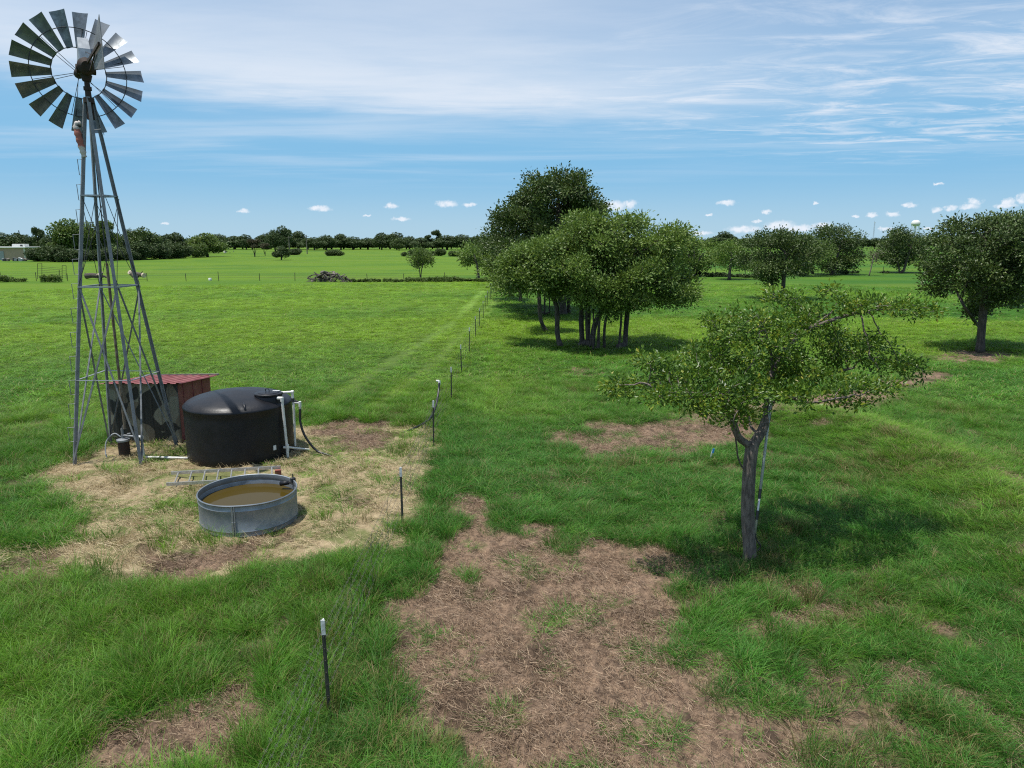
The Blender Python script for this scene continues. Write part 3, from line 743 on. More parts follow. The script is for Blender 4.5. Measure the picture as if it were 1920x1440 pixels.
# ------------------------------------------------------------------ black water tank with its pipes
def build_tank():
    cx, cy_ = TANKC; z0 = gz(cx, cy_) - .03; Rr = TANKR
    t = thing('water_tank', 'big black plastic water tank with domed top and round lid', 'water tank', (cx, cy_, z0))
    prof = [(Rr - .02, 0), (Rr, .03)] + [(Rr - (.008 if i % 2 else 0), .03 + 1.28 * i / 8) for i in range(1, 8)] + [(Rr, 1.32), (Rr + .012, 1.345), (Rr + .010, 1.375), (Rr - .012, 1.40)]
    for k in range(1, 15):
        a = k / 14 * math.pi / 2; prof.append(((Rr - .03) * math.cos(a) ** 1.25, 1.405 + .30 * math.sin(a) ** 1.15))
    mb = MB(); mb.lathe(prof[:-1] + [(.02, prof[-1][1])], 96, (cx, cy_, z0), False, True)
    mb.build('body', BLACKP, t, True, sharp=50)
    # raised manway at the rim: a drum whose top meets the dome's height
    mx, my = cx + .90, cy_ - .28; mr = .32
    mb = MB(); mb.lathe([(mr + .05, 1.06), (mr + .03, 1.30), (mr + .01, 1.50), (mr, 1.62), (mr - .02, 1.635)], 48, (mx, my, z0), False, True); mb.build('manway', BLACKP, t, True, sharp=50)
    mb = MB(); mb.lathe([(mr + .02, 1.632), (mr + .03, 1.645), (mr + .03, 1.675), (mr + .012, 1.688), (mr - .05, 1.690), (mr - .06, 1.704), (mr - .16, 1.712), (.02, 1.722)], 48, (mx, my, z0), True, True); ld = mb.build('lid', BLACKP, t, True, sharp=35)
    MB().tube(bez([(mx - .05, my - .05, z0 + 1.715), (mx - .06, my - .05, z0 + 1.78), (mx + .02, my - .05, z0 + 1.79), (mx + .03, my - .05, z0 + 1.715)], 5), .010, 6).build('lid_handle', BLACKP, ld)
    MB().box((mx + .17, my + .06, z0 + 1.7165), (.17, .06, .012), Matrix.Rotation(.2, 3, 'Z')).build('lid_sticker', WHITE, ld)
    # moulded ridge on the shoulder
    a = R(-62); p = lambda r_, z: (cx + r_ * math.cos(a), cy_ + r_ * math.sin(a), z0 + z)
    MB().tube([p(.98, 1.56), p(1.14, 1.51), p(1.28, 1.42)], [.02, .045, .03], 8).build('shoulder_rib', BLACKP, t, True)
    a = R(-33); MB().box((cx + (Rr + .006) * math.cos(a), cy_ + (Rr + .006) * math.sin(a), z0 + .36), (.012, .08, .12), Matrix.Rotation(a, 3, 'Z')).build('label_plate', WHITE, t)
    # plumbing on the right
    px, py = cx + Rr + .09, cy_ - .42
    q = thing('tank_plumbing', 'white plastic pipes with black valves standing against the right side of the black tank', 'pipes', (px, py, z0))
    yb = py
    P0 = Vector((cx + Rr * .93 + .13, cy_ - .50, z0)); T0 = P0 + Vector((-.06, .0, 1.58))
    mb = MB(); mb.tube([P0 + Vector((0, 0, .02)), T0], .034, 12); mb.build('standpipe', PVC, q, True, sharp=40)
    mb = MB(); mb.tube([P0 + Vector((-.10, .02, .30)), P0 + Vector((0, 0, .30))], .032, 10); mb.tube([P0 + Vector((0, 0, .22)), P0 + Vector((0, 0, .38))], .042, 12); 
    mb.build('tee_fitting', PVC, q, True, sharp=40)
    mb = MB(); mb.tube([T0 + Vector((-.12, .03, .0)), T0 + Vector((.02, 0, .0))], .042, 12); mb.tube([T0 + Vector((0, 0, -.08)), T0 + Vector((0, 0, .03))], .043, 12); mb.build('elbow', PVC, q, True, sharp=40)
    A = Vector((mx + mr - .05, my + .10, z0 + 1.66)); B = A + Vector((.30, .0, .02)); Cc = B + Vector((.0, 0, -.16))
    mb = MB(); mb.tube([A, B], .030, 10); mb.tube([B + Vector((-.03, 0, 0)), B + Vector((.035, 0, 0))], .04, 10); mb.tube([B + Vector((0, 0, .03)), Cc], .032, 10); mb.build('overflow_pipe', PVC, q, True, sharp=40)
    mb = MB(); mb.tube([Cc, Cc + Vector((0, 0, -.10))], .045, 10); mb.tube([Cc + Vector((0, 0, -.05)), Cc + Vector((.16, -.02, -.10))], [.03, .02], 8); mb.build('valve', DARK, q, True, sharp=40)
    D = Cc + Vector((.01, 0, -.12))
    mb = MB(); mb.tube([D + Vector((0, 0, .04)), D + Vector((0, 0, -.14)), (D.x - .02, D.y, z0 + .25)], [.034, .032, .026], 10); mb.build('riser', PVC, q, True, sharp=40)
    E = D + Vector((.17, -.02, .0))
    mb = MB(); mb.tube([D, E], .030, 10); mb.tube([E + Vector((0, 0, .035)), E + Vector((0, 0, -.10))], .038, 10); mb.tube([E + Vector((0, 0, -.08)), E + Vector((0, 0, -.17))], .030, 10); mb.build('hose_barb', PVC, q, True, sharp=40)
    G = P0
    g1 = Vector((P0.x - .02, P0.y + .62, z0 + .07)); g2 = Vector((P0.x + .36, P0.y + .62, z0 + .06)); g3 = Vector((P0.x + .02, P0.y + .02, z0 + .30))
    MB().tube([g1, g2], .026, 10).build('ground_pipe', PVC, q, True, sharp=40); MB().tube([g2, g3], .026, 10).build('ground_pipe', PVC, q, True, sharp=40)
    # hose to the ground
    He = gp(622, 856); e0 = E + Vector((0, 0, -.15))
    pts = bez([e0, e0 + Vector((-.005, -.03, -.35)), e0 + Vector((.10, -.05, -.72)), e0 + Vector((.36, -.04, -1.10)), Vector((He[0] - .12, He[1] + .03, z0 + .06)), Vector((He[0] + .1, He[1], z0 - .02))], 10)
    tag(MB().tube(pts, .030, 10).build('water_hose', HOSE, None, True, origin=pts[-1]), 'black hose curving from the tank plumbing down into the mown ground', 'hose')
    pts = bez([(-2.32, 22.25, 1.02), (-2.33, 22.1, .80), (-2.37, 21.6, .42), (-2.50, 20.9, .16), (-2.85, 20.2, .07), (-3.15, 19.9, .0)], 10)
    h = thing('water_hose', 'black hose with white end standing up against the wire fence', 'hose', (-2.85, 20.2, gz(-2.85, 20.2)))
    MB().tube(pts, .032, 10).build('tube', HOSE, h, True)
    mb = MB(); mb.tube([Vector(pts[0]) + Vector((0, .0, -.06)), Vector(pts[0]) + Vector((0, .02, .06))], .042, 10); mb.tube([Vector(pts[0]) + Vector((0, .02, .05)), Vector(pts[0]) + Vector((-.10, .02, .05))], .032, 8); mb.build('end_cap', PVC, h, True, sharp=40)
build_tank()

# ------------------------------------------------------------------ well head under the tower
def build_well():
    x, y = -9.98, 17.62; z0 = gz(x, y)
    w = thing('well_head', 'rust brown well casing with pale cap and fittings under the windmill', 'well head', (x, y, z0))
    MB().lathe([(.135, -.1), (.135, .38), (.14, .39), (.14, .40)], 24, (x, y, z0), False, True).build('casing', RUST, w, True, sharp=40)
    MB().lathe([(.16, .40), (.16, .445), (.12, .455), (.05, .47)], 24, (x, y, z0), True, True).build('cap', GALV, w, True, sharp=35)
    mb = MB(); mb.tube([(x, y, z0 + .45), (x, y, z0 + .72)], .035, 10); mb.tube([(x - .03, y, z0 + .55), (x + .42, y - .06, z0 + .52)], .028, 10); mb.tube([(x + .16, y, z0 + .49), (x + .16, y, z0 + .60)], .045, 10); mb.tube([(x, y, z0 + .64), (x + .03, y - .02, z0 + .80)], [.03, .012], 8)
    mb.build('fitting', GALVD, w, True, sharp=40)
    mb = MB(); mb.tube([(x + .40, y - .06, z0 + .53), (x + .56, y - .08, z0 + .52)], .04, 10); mb.tube([(x + .52, y - .08, z0 + .55), (x + .53, y - .08, z0 + .02)], .03, 10); mb.build('outlet', PVC, w, True, sharp=40)
    tag(MB().tube(bez([(x - .05, y, z0 + .50), (x - .20, y - .03, z0 + .60), (x - .38, y - .08, z0 + .42), (x - .40, y - .15, z0 + .15), (x - .34, y - .22, z0 + .02)], 8), .016, 8).build('garden_hose', simple('grey_hose', (.30, .32, .33), None, .5), None, True, origin=(x - .34, y - .22, z0)),
        'grey hose looping from the brown well casing to the ground', 'hose')
    a, b = gp(274, 857, .06), gp(356, 859, .05); d = Vector(b) - Vector(a)
    tag(MB().tube([Vector(a), Vector(b) + d * .25], .030, 10).build('water_pipe', PVC, None, True, origin=Vector(a)), 'white plastic pipe lying on the straw between the well and the black tank', 'pipe')
build_well()

# ------------------------------------------------------------------ stock tank
def build_stock():
    cx, cy_ = STC; z0 = gz(cx, cy_) - .02; Rr = STR; H = .64
    t = thing('stock_tank', 'round galvanised stock tank full of muddy brown water', 'stock tank', (cx, cy_, z0))
    dent = lambda a, z: 1 + .016 * math.cos(2 * (a - R(135))) - .030 * math.exp(-((a - R(285)) / .35) ** 2) * (z / H)
    out = [(Rr - .02, 0), (Rr, .012), (Rr + .006, .03), (Rr, .05), (Rr, .10), (Rr + .008, .118), (Rr, .136), (Rr, .50), (Rr + .010, .522), (Rr, .544), (Rr, .60), (Rr + .012, .615), (Rr + .022, .632), (Rr + .012, H + .008), (Rr - .004, H), (Rr - .006, .60), (Rr - .006, .545), (Rr + .002, .522), (Rr - .006, .50), (Rr - .006, .06), (.05, .05)]
    mb = MB(); mb.lathe(out, 96, (cx, cy_, z0), True, True, dent); mb.build('wall', simple('stock_tank_steel', (.27, .30, .33), (.20, .225, .25), .45, .6, 5, .6, .1, 14), t, True, sharp=35)
    a = R(-88); rad = lambda r_, z: (cx + r_ * math.cos(a), cy_ + r_ * math.sin(a), z0 + z)
    k = dent(a, .3)
    for da, w_ in ((0, .035), (.045, .02)):
        a = R(-88) + da; mb = MB(); M_ = Matrix.Rotation(a, 3, 'Z')
        for za, zb in ((.03, .32), (.32, .62)):
            p = rad(Rr * dent(a % (2 * math.pi), (za + zb) / 2) + .006, (za + zb) / 2); mb.box(p, (.02, w_, zb - za), M_)
        mb.build('seam', GALV, t)
    mb = MB(); mb.lathe([(Rr - .012, .44), (.02, .441)], 96, (cx, cy_, z0), False, True, dent); mb.build('water', WATER, t, True)
    a = R(38); f = Vector(rad(Rr * .95, .60))
    v = thing('float_valve', 'black float valve clamped on the rim of the stock tank', 'valve', f)
    mb = MB(); mb.box(f + Vector((.03, .02, .04)), (.10, .07, .10), Matrix.Rotation(a, 3, 'Z'), .01); mb.tube([f + Vector((.03, .02, .08)), f + Vector((.03, .02, .17))], .012, 8); mb.build('bracket', DARK, v)
    MB().tube([f, f + Vector((-.20, .03, -.03))], .012, 8).build('arm', DARK, v); MB().tube([f + Vector((-.06, .02, -.02)), f + Vector((-.24, .04, -.05))], [.04, .05], 10).build('float', BLACKP, v, True)
build_stock()

# ------------------------------------------------------------------ ladder on the ground
def build_ladder():
    a1, a2 = Vector(gp(312, 908, .10)), Vector(gp(321, 887, .10)); b2 = Vector(gp(526, 876, .20)); d = b2 - a2; b1 = a1 + d
    l = thing('ladder', 'aluminium ladder lying on the straw between the black tank and the stock tank', 'ladder', (a1 + b2) / 2)
    for p, q in ((a1, b1), (a2, b2)): MB().beam(p, q, .03, .075, (0, 0, 1)).build('rail', ALU, l)
    for i in range(8):
        f = (i + .55) / 8.2
        MB().tube([a1 + d * f + Vector((0, .012, 0)), a2 + d * f - Vector((0, .012, 0))], .017, 8).build('rung', ALU, l)
    p = b2 + Vector((-.03, -.06, -.12)); tag(MB().box(p + Vector((0, -.04, .03)), (.14, .09, .12), Matrix.Rotation(.3, 3, 'Z'), .006).build('brick', simple('red_clay_brick', (.24, .07, .05), (.16, .05, .04), .9), None, origin=p), 'red brick propping up the end of the ladder', 'brick')
build_ladder()

# ------------------------------------------------------------------ fence along the middle
def tpost(parent, x, y, h, lean=(0, 0), name='fence_post'):
    z = gz(x, y); mb = MB(); a = Vector((x, y, z - .15)); b = Vector((x + lean[0], y + lean[1], z + h))
    mb.beam(a, b, .042, .009, (0, 1, 0)); mb.beam(a + Vector((0, .020, 0)), b + Vector((0, .020, 0)), .009, .034, (0, 1, 0))
    for k in range(6):
        p = a + (b - a) * (.3 + .11 * k); mb.box(p + Vector((0, -.007, 0)), (.014, .012, .018))
    o = mb.build(name, POSTM, parent)
    c = a + (b - a) * (1 - .16 / h); mb = MB(); mb.beam(c, b + Vector((0, 0, .003)), .046, .014, (0, 1, 0)); mb.beam(c + Vector((0, .021, 0)), b + Vector((0, .021, .003)), .014, .040, (0, 1, 0))
    mb.build('post_tip', TIPM, o); return b
def build_fence():
    f = thing('wire_fence', 'barbed wire fence of dark steel posts with white tips running away across the pasture', 'fence', (-2.1, 7.36, gz(-2.1, 7.36)))
    ys = [1.75, 7.36, 12.99, 18.51] + [18.51 + 5.58 * k for k in range(1, 15)]
    tops = []; rr = random.Random(4)
    for i, y in enumerate(ys):
        x = -2.12 + (.0 if i < 4 else rr.uniform(-.04, .04)); tpost(f, x, y, 1.22 + rr.uniform(-.03, .03), (rr.uniform(-.03, .03), 0)); tops.append(x)
    for h in (.30, .52, .74, .94, 1.10):
        pts = []
        for i in range(len(ys) - 1):
            for k in range(8):
                s = k / 8; y = ys[i] + (ys[i + 1] - ys[i]) * s; pts.append((tops[i] * (1 - s) + tops[i + 1] * s - .028, y, gz(-2.1, y) * .5 + h - .05 * math.sin(math.pi * s) + .008 * math.sin(y * 9 + h * 7)))
        mb = MB(); mb.tube(pts, [.0015 if p[1] < 30 else .0035 for p in pts], 4, False)
        y = 2.2
        while y < 21:
            i = max(j for j in range(len(ys)) if ys[j] <= y); s = (y - ys[i]) / (ys[i + 1] - ys[i]); x = tops[i] * (1 - s) + tops[i + 1] * s - .028
            z = gz(-2.1, y) * .5 + h - .05 * math.sin(math.pi * s) + .008 * math.sin(y * 9 + h * 7)
            mb.tube([(x - .018, y - .01, z - .012), (x + .018, y + .01, z + .012)], .0016, 3); mb.tube([(x - .018, y + .012, z + .012), (x + .018, y - .008, z - .012)], .0016, 3); y += .13
        mb.build('wire', WIREM, f)
    for i in range(1, 9):
        for k in (.25, .5, .75):
            y = ys[i] + (ys[i + 1] - ys[i]) * k; z = gz(-2.1, y)
            pts = [(-2.148 + .012 * math.sin(j * 1.9), y + .012 * math.cos(j * 1.9), z + .12 + j * .085) for j in range(12)]
            MB().tube(pts, .0035, 4).build('wire_stay', WIREM, f)
    # cross fences at the far side of the pasture
    for nm, Y, x0, x1, step, lab in (('wire_fence', 103.5, -84, -4.5, 5.2, 'low wire fence on thin posts crossing the far side of the left pasture'), ('wire_fence', 122., 18, 96, 5.6, 'thin wire fence behind the row of oaks on the far right pasture')):
        f = thing(nm, lab, 'fence', ((x0 + x1) / 2, Y, gz((x0 + x1) / 2, Y))); x = x0; rr = random.Random(9); base = None; pts = []
        while x < x1:
            y = Y + rr.uniform(-.2, .2); h = 1.25 + rr.uniform(-.2, .2); z = gz(x, y); MB().tube([(x, y, z - .1), (x + rr.uniform(-.06, .06), y, z + h)], .045, 5).build('fence_post', BARKD, f); pts.append((x, y - .05, z)); x += step + rr.uniform(-.8, .8)
        for h in (.5, .8, 1.1):
            MB().tube([(a, b, c + h) for a, b, c in pts], .010, 3, False).build('wire', WIREM, f)
build_fence()

# ------------------------------------------------------------------ small things in the grass
def build_small():
    p = Vector(gp(1331, 862)); p.z = gz(p.x, p.y)
    s = thing('survey_stake', 'short white stake with blue ribbon standing in the grass before the brown strip', 'stake', p)
    MB().beam(p, p + Vector((.06, 0, .26)), .035, .016).build('stake', WHITE, s)
    MB().box(p + Vector((.07, -.012, .25)), (.05, .012, .12), Matrix.Rotation(.2, 3, 'Y')).build('ribbon', simple('blue_ribbon', (.03, .22, .50), None, .6), s)
    # pruning pole leaning in the near oak
    a = Vector(at(1416, 1000, 11.25)); b = Vector(at(1443, 770, 11.75)); d = b - a; b2 = a + d * 1.10
    s = thing('pruning_pole', 'long grey extension pole with black grips leaning against the near oak trunk', 'pole', a)
    MB().tube([a + d * .32, b2], .024, 10).build('upper_tube', simple('grey_fibreglass', (.42, .44, .42), (.36, .39, .37), .5), s, True)
    MB().tube([a, a + d * .34], .018, 10).build('lower_tube', ALU, s, True)
    for f in (.11, .285): MB().tube([a + d * (f + .0), a + d * (f + .075)], .027, 10).build('grip', HOSE, s, True, sharp=40)
    MB().tube(bez([a + d * .02, a + Vector((.02, -.02, -.10)), a + Vector((.10, -.02, -.22)), a + Vector((.06, -.02, -.30))], 5), .012, 6).build('cord', HOSE, s)
build_small()

# ------------------------------------------------------------------ trees
def leaf_mat(name, stops, trans=.35, rough=.45):
    m, t, b = new_mat(name)
    c = t.ramp(t.attr('tint'), stops)
    t.l(c, b.inputs['Base Color']); b.inputs['Roughness'].default_value = rough; b.inputs['Specular IOR Level'].default_value = .4
    tr = t.n('ShaderNodeBsdfTranslucent'); hs = t.n('ShaderNodeHueSaturation'); hs.inputs['Value'].default_value = 1.15; hs.inputs['Hue'].default_value = .49; t.l(c, hs.inputs['Color']); t.l(hs.outputs[0], tr.inputs['Color'])
    ms = t.n('ShaderNodeMixShader'); ms.inputs[0].default_value = trans
    t.l(b.outputs[0], ms.inputs[1]); t.l(tr.outputs[0], ms.inputs[2]); t.l(ms.outputs[0], m.node_tree.nodes['Material Output'].inputs['Surface'])
    return m
L_NEAR = leaf_mat('oak_leaf', [(0, (.040, .088, .013)), (.45, (.082, .168, .018)), (.75, (.152, .240, .024)), (.93, (.29, .32, .032)), (1, (.36, .33, .07))], 0.32, .42)
L_MID = leaf_mat('grove_leaf', [(0, (.066, .112, .020)), (.5, (.122, .196, .034)), (.85, (.182, .262, .046)), (1, (.23, .28, .065))], 0.24, .5)
L_DARK = leaf_mat('dark_oak_leaf', [(0, (.034, .060, .014)), (.5, (.062, .102, .021)), (.9, (.104, .152, .032)), (1, (.15, .175, .045))], 0.18, .5)
L_FAR = leaf_mat('distant_leaf', [(0, (.036, .060, .020)), (.5, (.058, .094, .028)), (1, (.090, .130, .038))], 0.2, .6)
L_PALE = leaf_mat('pale_leaf', [(0, (0.061, 0.101, 0.022)), (.5, (0.101, 0.162, 0.032)), (1, (0.155, 0.209, 0.047))], .30, .55)
L_DRY = leaf_mat('brown_leaf', [(0, (.060, .050, .030)), (.5, (.085, .075, .040)), (1, (.075, .095, .035))], .2, .7)

def colonize(A, init, par, step, kill, rs, trop=(0, 0, .05), maxit=260, cap=9000):
    N = np.zeros((cap, 3)); n = len(init); N[:n] = init; Pp = np.full(cap, -1, int); Pp[:n] = par
    nd = np.full(len(A), 1e9); ni = np.zeros(len(A), int)
    for i in range(n):
        d = np.linalg.norm(A - N[i], axis=1); m = d < nd; nd[m] = d[m]; ni[m] = i
    act = nd > kill; trop = np.array(trop); used = {}
    for it in range(maxit):
        if not act.any() or n > cap - 600: break
        src = ni[act]; dv = A[act] - N[src]; dv /= np.linalg.norm(dv, axis=1)[:, None] + 1e-9
        S = np.zeros((n, 3)); np.add.at(S, src, dv); ids = np.unique(src)
        D = S[ids]; D /= np.linalg.norm(D, axis=1)[:, None] + 1e-9
        D = D + trop + rs.normal(size=D.shape) * .18; D /= np.linalg.norm(D, axis=1)[:, None]
        new = N[ids] + D * step; k0 = n
        for j, p in zip(ids, new):
            c = used.get(j, 0)
            if c >= 4: continue
            used[j] = c + 1; N[n] = p; Pp[n] = j; n += 1
            if n >= cap - 1: break
        if n == k0: break
        dn = np.linalg.norm(A[:, None, :] - N[None, k0:n, :], axis=2) if (n - k0) * len(A) < 4e6 else None
        if dn is None:
            for i in range(k0, n):
                d = np.linalg.norm(A - N[i], axis=1); m = d < nd; nd[m] = d[m]; ni[m] = i
        else:
            j = dn.argmin(1); d = dn[np.arange(len(A)), j]; m = d < nd; nd[m] = d[m]; ni[m] = j[m] + k0
        # attractors that keep pulling on a spent node are dropped
        act = act & (nd > kill)
        spent = np.array([used.get(int(q), 0) >= 4 for q in ni]); act &= ~spent
    return N[:n], Pp[:n]
def skeleton_mesh(N, P, r0, rt, rmin, fixed=None):
    n = len(N); cnt = np.zeros(n); kids = [[] for _ in range(n)]
    for i in range(n):
        if P[i] >= 0: kids[P[i]].append(i)
    for i in range(n - 1, -1, -1):
        if cnt[i] == 0: cnt[i] = 1
        if P[i] >= 0: cnt[P[i]] += cnt[i] if kids[i] else 1
    for i in range(n - 1, -1, -1): pass
    tot = max(cnt.max(), 2); e = math.log(r0 / rt) / math.log(tot); rad = rt * cnt ** e
    if fixed is not None:
        for i, v in fixed.items(): rad[i] = max(rad[i], v) if v else rad[i]
    for i in range(n):
        if P[i] < 0 or P[P[i]] < 0: rad[i] *= 1.35 if P[i] < 0 else 1.15
    mb = MB(); done = set()
    starts = [i for i in range(n) if P[i] < 0]; stack = [(i, None) for i in starts]
    while stack:
        i, pr = stack.pop(); ch = [] if pr is None else [pr]; cur = i
        rr = [min(rad[pr], rad[i] * 1.25)] if pr is not None else []
        while True:
            ch.append(cur); rr.append(rad[cur]); ks = kids[cur]
            if not ks: break
            m = max(ks, key=lambda q: cnt[q])
            for q in ks:
                if q != m: stack.append((q, cur))
            cur = m
        if max(rr) < rmin or len(ch) < 2: continue
        while len(rr) > 2 and rr[-1] < rmin * .6: rr.pop(); ch.pop()
        mx = max(rr)
        mb.tube([N[q] for q in ch], rr, 12 if mx > .10 else 8 if mx > .05 else 5 if mx > .02 else 4)
    return mb, cnt
def leaf_np(C, dirs, L, Wd, rs, up=.5, out=None, tint=None):
    n = len(C); d = dirs / (np.linalg.norm(dirs, axis=1)[:, None] + 1e-9)
    nr = rs.normal(size=(n, 3)) * .75 + np.array([0, 0, up]);
    if out is not None: nr = nr + out
    nr -= d * (nr * d).sum(1)[:, None]; nr /= np.linalg.norm(nr, axis=1)[:, None] + 1e-9
    s = np.cross(d, nr); L = L * (.65 + .7 * rs.random(n))[:, None]; w = Wd * (.7 + .6 * rs.random(n))[:, None] / 2
    V = np.stack([C, C + d * L * .52 - s * w + nr * w * .35, C + d * L - nr * L * .10, C + d * L * .52 + s * w + nr * w * .35], 1).reshape(-1, 3)
    b = np.arange(n) * 4; F = np.concatenate([np.stack([b, b + 2, b + 1], 1), np.stack([b, b + 3, b + 2], 1)])
    return V, F, np.repeat(tint if tint is not None else rs.random(n), 4)
def blob_points(blobs, n, rs, shell=.55):
    w = np.array([b[3] * b[4] * b[5] for b in blobs]) ** .8; w /= w.sum(); out = []
    for b, k in zip(blobs, rs.multinomial(n, w)):
        v = rs.normal(size=(k, 3)); v /= np.linalg.norm(v, axis=1)[:, None]
        r = (shell ** 3 + (1 - shell ** 3) * rs.random(k)) ** (1 / 3) * np.where(rs.random(k) < .25, rs.random(k), 1)
        out.append(v * r[:, None] * np.array(b[3:6]) + np.array(b[0:3]))
    return np.concatenate(out)
def px_blobs(rows):
    """(px, py, depth, half-width px, half-height px, half-depth m) -> ellipsoids in metres"""
    o = []
    for px, py, Y, hw, hh, hd in rows:
        c = at(px, py, Y); k = mpp(Y, c[2]); o.append((c[0], c[1], c[2], hw * k, hd, hh * k))
    return o
def trunk_nodes(lines, step):
    """polylines in metres; the first point of a later line is joined to the nearest earlier node"""
    N = []; P = []
    for ln in lines:
        pts = bez(ln, 6) if len(ln) > 2 else [Vector(ln[0]).lerp(Vector(ln[1]), i / 6) for i in range(7)]
        tot = sum((pts[i + 1] - pts[i]).length for i in range(len(pts) - 1)); m = max(2, int(tot / step)); res = []
        acc = 0; j = 0
        for q in range(m + 1):
            tgt = tot * q / m
            while j < len(pts) - 2 and acc + (pts[j + 1] - pts[j]).length < tgt: acc += (pts[j + 1] - pts[j]).length; j += 1
            sg = (pts[j + 1] - pts[j]).length; res.append(pts[j].lerp(pts[j + 1], 0 if sg < 1e-9 else min(1, (tgt - acc) / sg)))
        if N and not ln[0] == 'root' and min((Vector(p) - res[0]).length for p in N) < step * 2.2:
            b = min(range(len(N)), key=lambda i: (Vector(N[i]) - res[0]).length)
        else: b = -1
        for k, p in enumerate(res):
            if k == 0 and b >= 0: continue
            N.append(tuple(p)); P.append(b if (k == 0 or (k == 1 and b >= 0)) else len(N) - 2)
    return np.array(N), np.array(P)
def tree(name, label, base, lines, blobs, nattr, step, r0, leaf, per, mat, bark, seed, spread, rt=.006, rmin=.012, wood=.0, tips=4, group=None, stage=.55, kill=2.0, updir=.25, cat='tree', up=.9, sub=11):
    rs = np.random.default_rng(seed)
    t = thing(name, label, cat, base, group)
    if sub:
        sb = []
        for q in blobs:                                  # boughs: smaller clumps over each mass
            for j in range(sub):
                v = rs.normal(size=3); v /= np.linalg.norm(v); v[2] = v[2] * .9 + .12; f, g = (.35 + .72 * rs.random() ** .6, .22 + .20 * rs.random()) if rs.random() < .72 else (.95 + .38 * rs.random(), .11 + .09 * rs.random())
                sb.append((q[0] + v[0] * q[3] * f, q[1] + v[1] * q[4] * f, q[2] + v[2] * q[5] * f, q[3] * g * 1.15, q[4] * g * 1.15, q[5] * g * .62))
        A = np.concatenate([blob_points(sb, int(nattr * .93), rs, .5), blob_points(blobs, int(nattr * .07), rs, .3)])
    else: A = blob_points(blobs, nattr, rs, stage)
    N0, P0 = trunk_nodes(lines, step)
    N, P = colonize(A, N0, P0, step, step * kill, rs, maxit=200)
    mb, cnt = skeleton_mesh(N, P, r0, rt, rmin)
    mb.build('trunk', bark, t, True)
    tip = np.where((cnt <= tips) & (np.arange(len(N)) >= len(N0)))[0]
    C0 = np.array([b[0:3] for b in blobs]).mean(0)
    tp = np.repeat(tip, per); c = N[tp] + rs.normal(size=(len(tp), 3)) * spread * np.array([1, 1, .75])
    dirs = (N[tp] - N[np.maximum(P[tp], 0)]) / step * .8 + (c - N[tp]) / (spread + 1e-6) * .8 + rs.normal(size=c.shape) * .5 + np.array([0, 0, updir])
    CT = np.array([b[0:3] for b in (sb if sub else blobs)]); RD = np.array([b[3:6] for b in (sb if sub else blobs)])
    near = np.empty(len(c), int)
    for q in range(0, len(c), 4000): near[q:q + 4000] = (np.linalg.norm((c[q:q + 4000, None] - CT[None]) / RD[None], axis=2)).argmin(1)
    out = (c - CT[near]) / RD[near]; out /= np.linalg.norm(out, axis=1)[:, None] + 1e-9
    out = out * .75 + .35 * (c - C0) / (np.linalg.norm(c - C0, axis=1)[:, None] + 1e-9); out /= np.linalg.norm(out, axis=1)[:, None] + 1e-9
    nodet = rs.random(len(N)); tint = np.clip(.55 * nodet[tp] + .45 * rs.random(len(tp)), 0, 1)
    V, F, T = leaf_np(c, dirs, leaf[0], leaf[1], rs, up * .6, out * 1.25, tint)
    link('crown', mesh_np('crown', V - np.array(wloc(t)), F, False, dict(tint=T)), mat, t)
    return t
def G(px, py, dz=0.0):
    p = gp(px, py); return (p[0], p[1], gz(p[0], p[1]) + dz)
def up(p, dz): return (p[0], p[1], p[2] + dz)
A_ = lambda px, py, Y: tuple(at(px, py, Y))

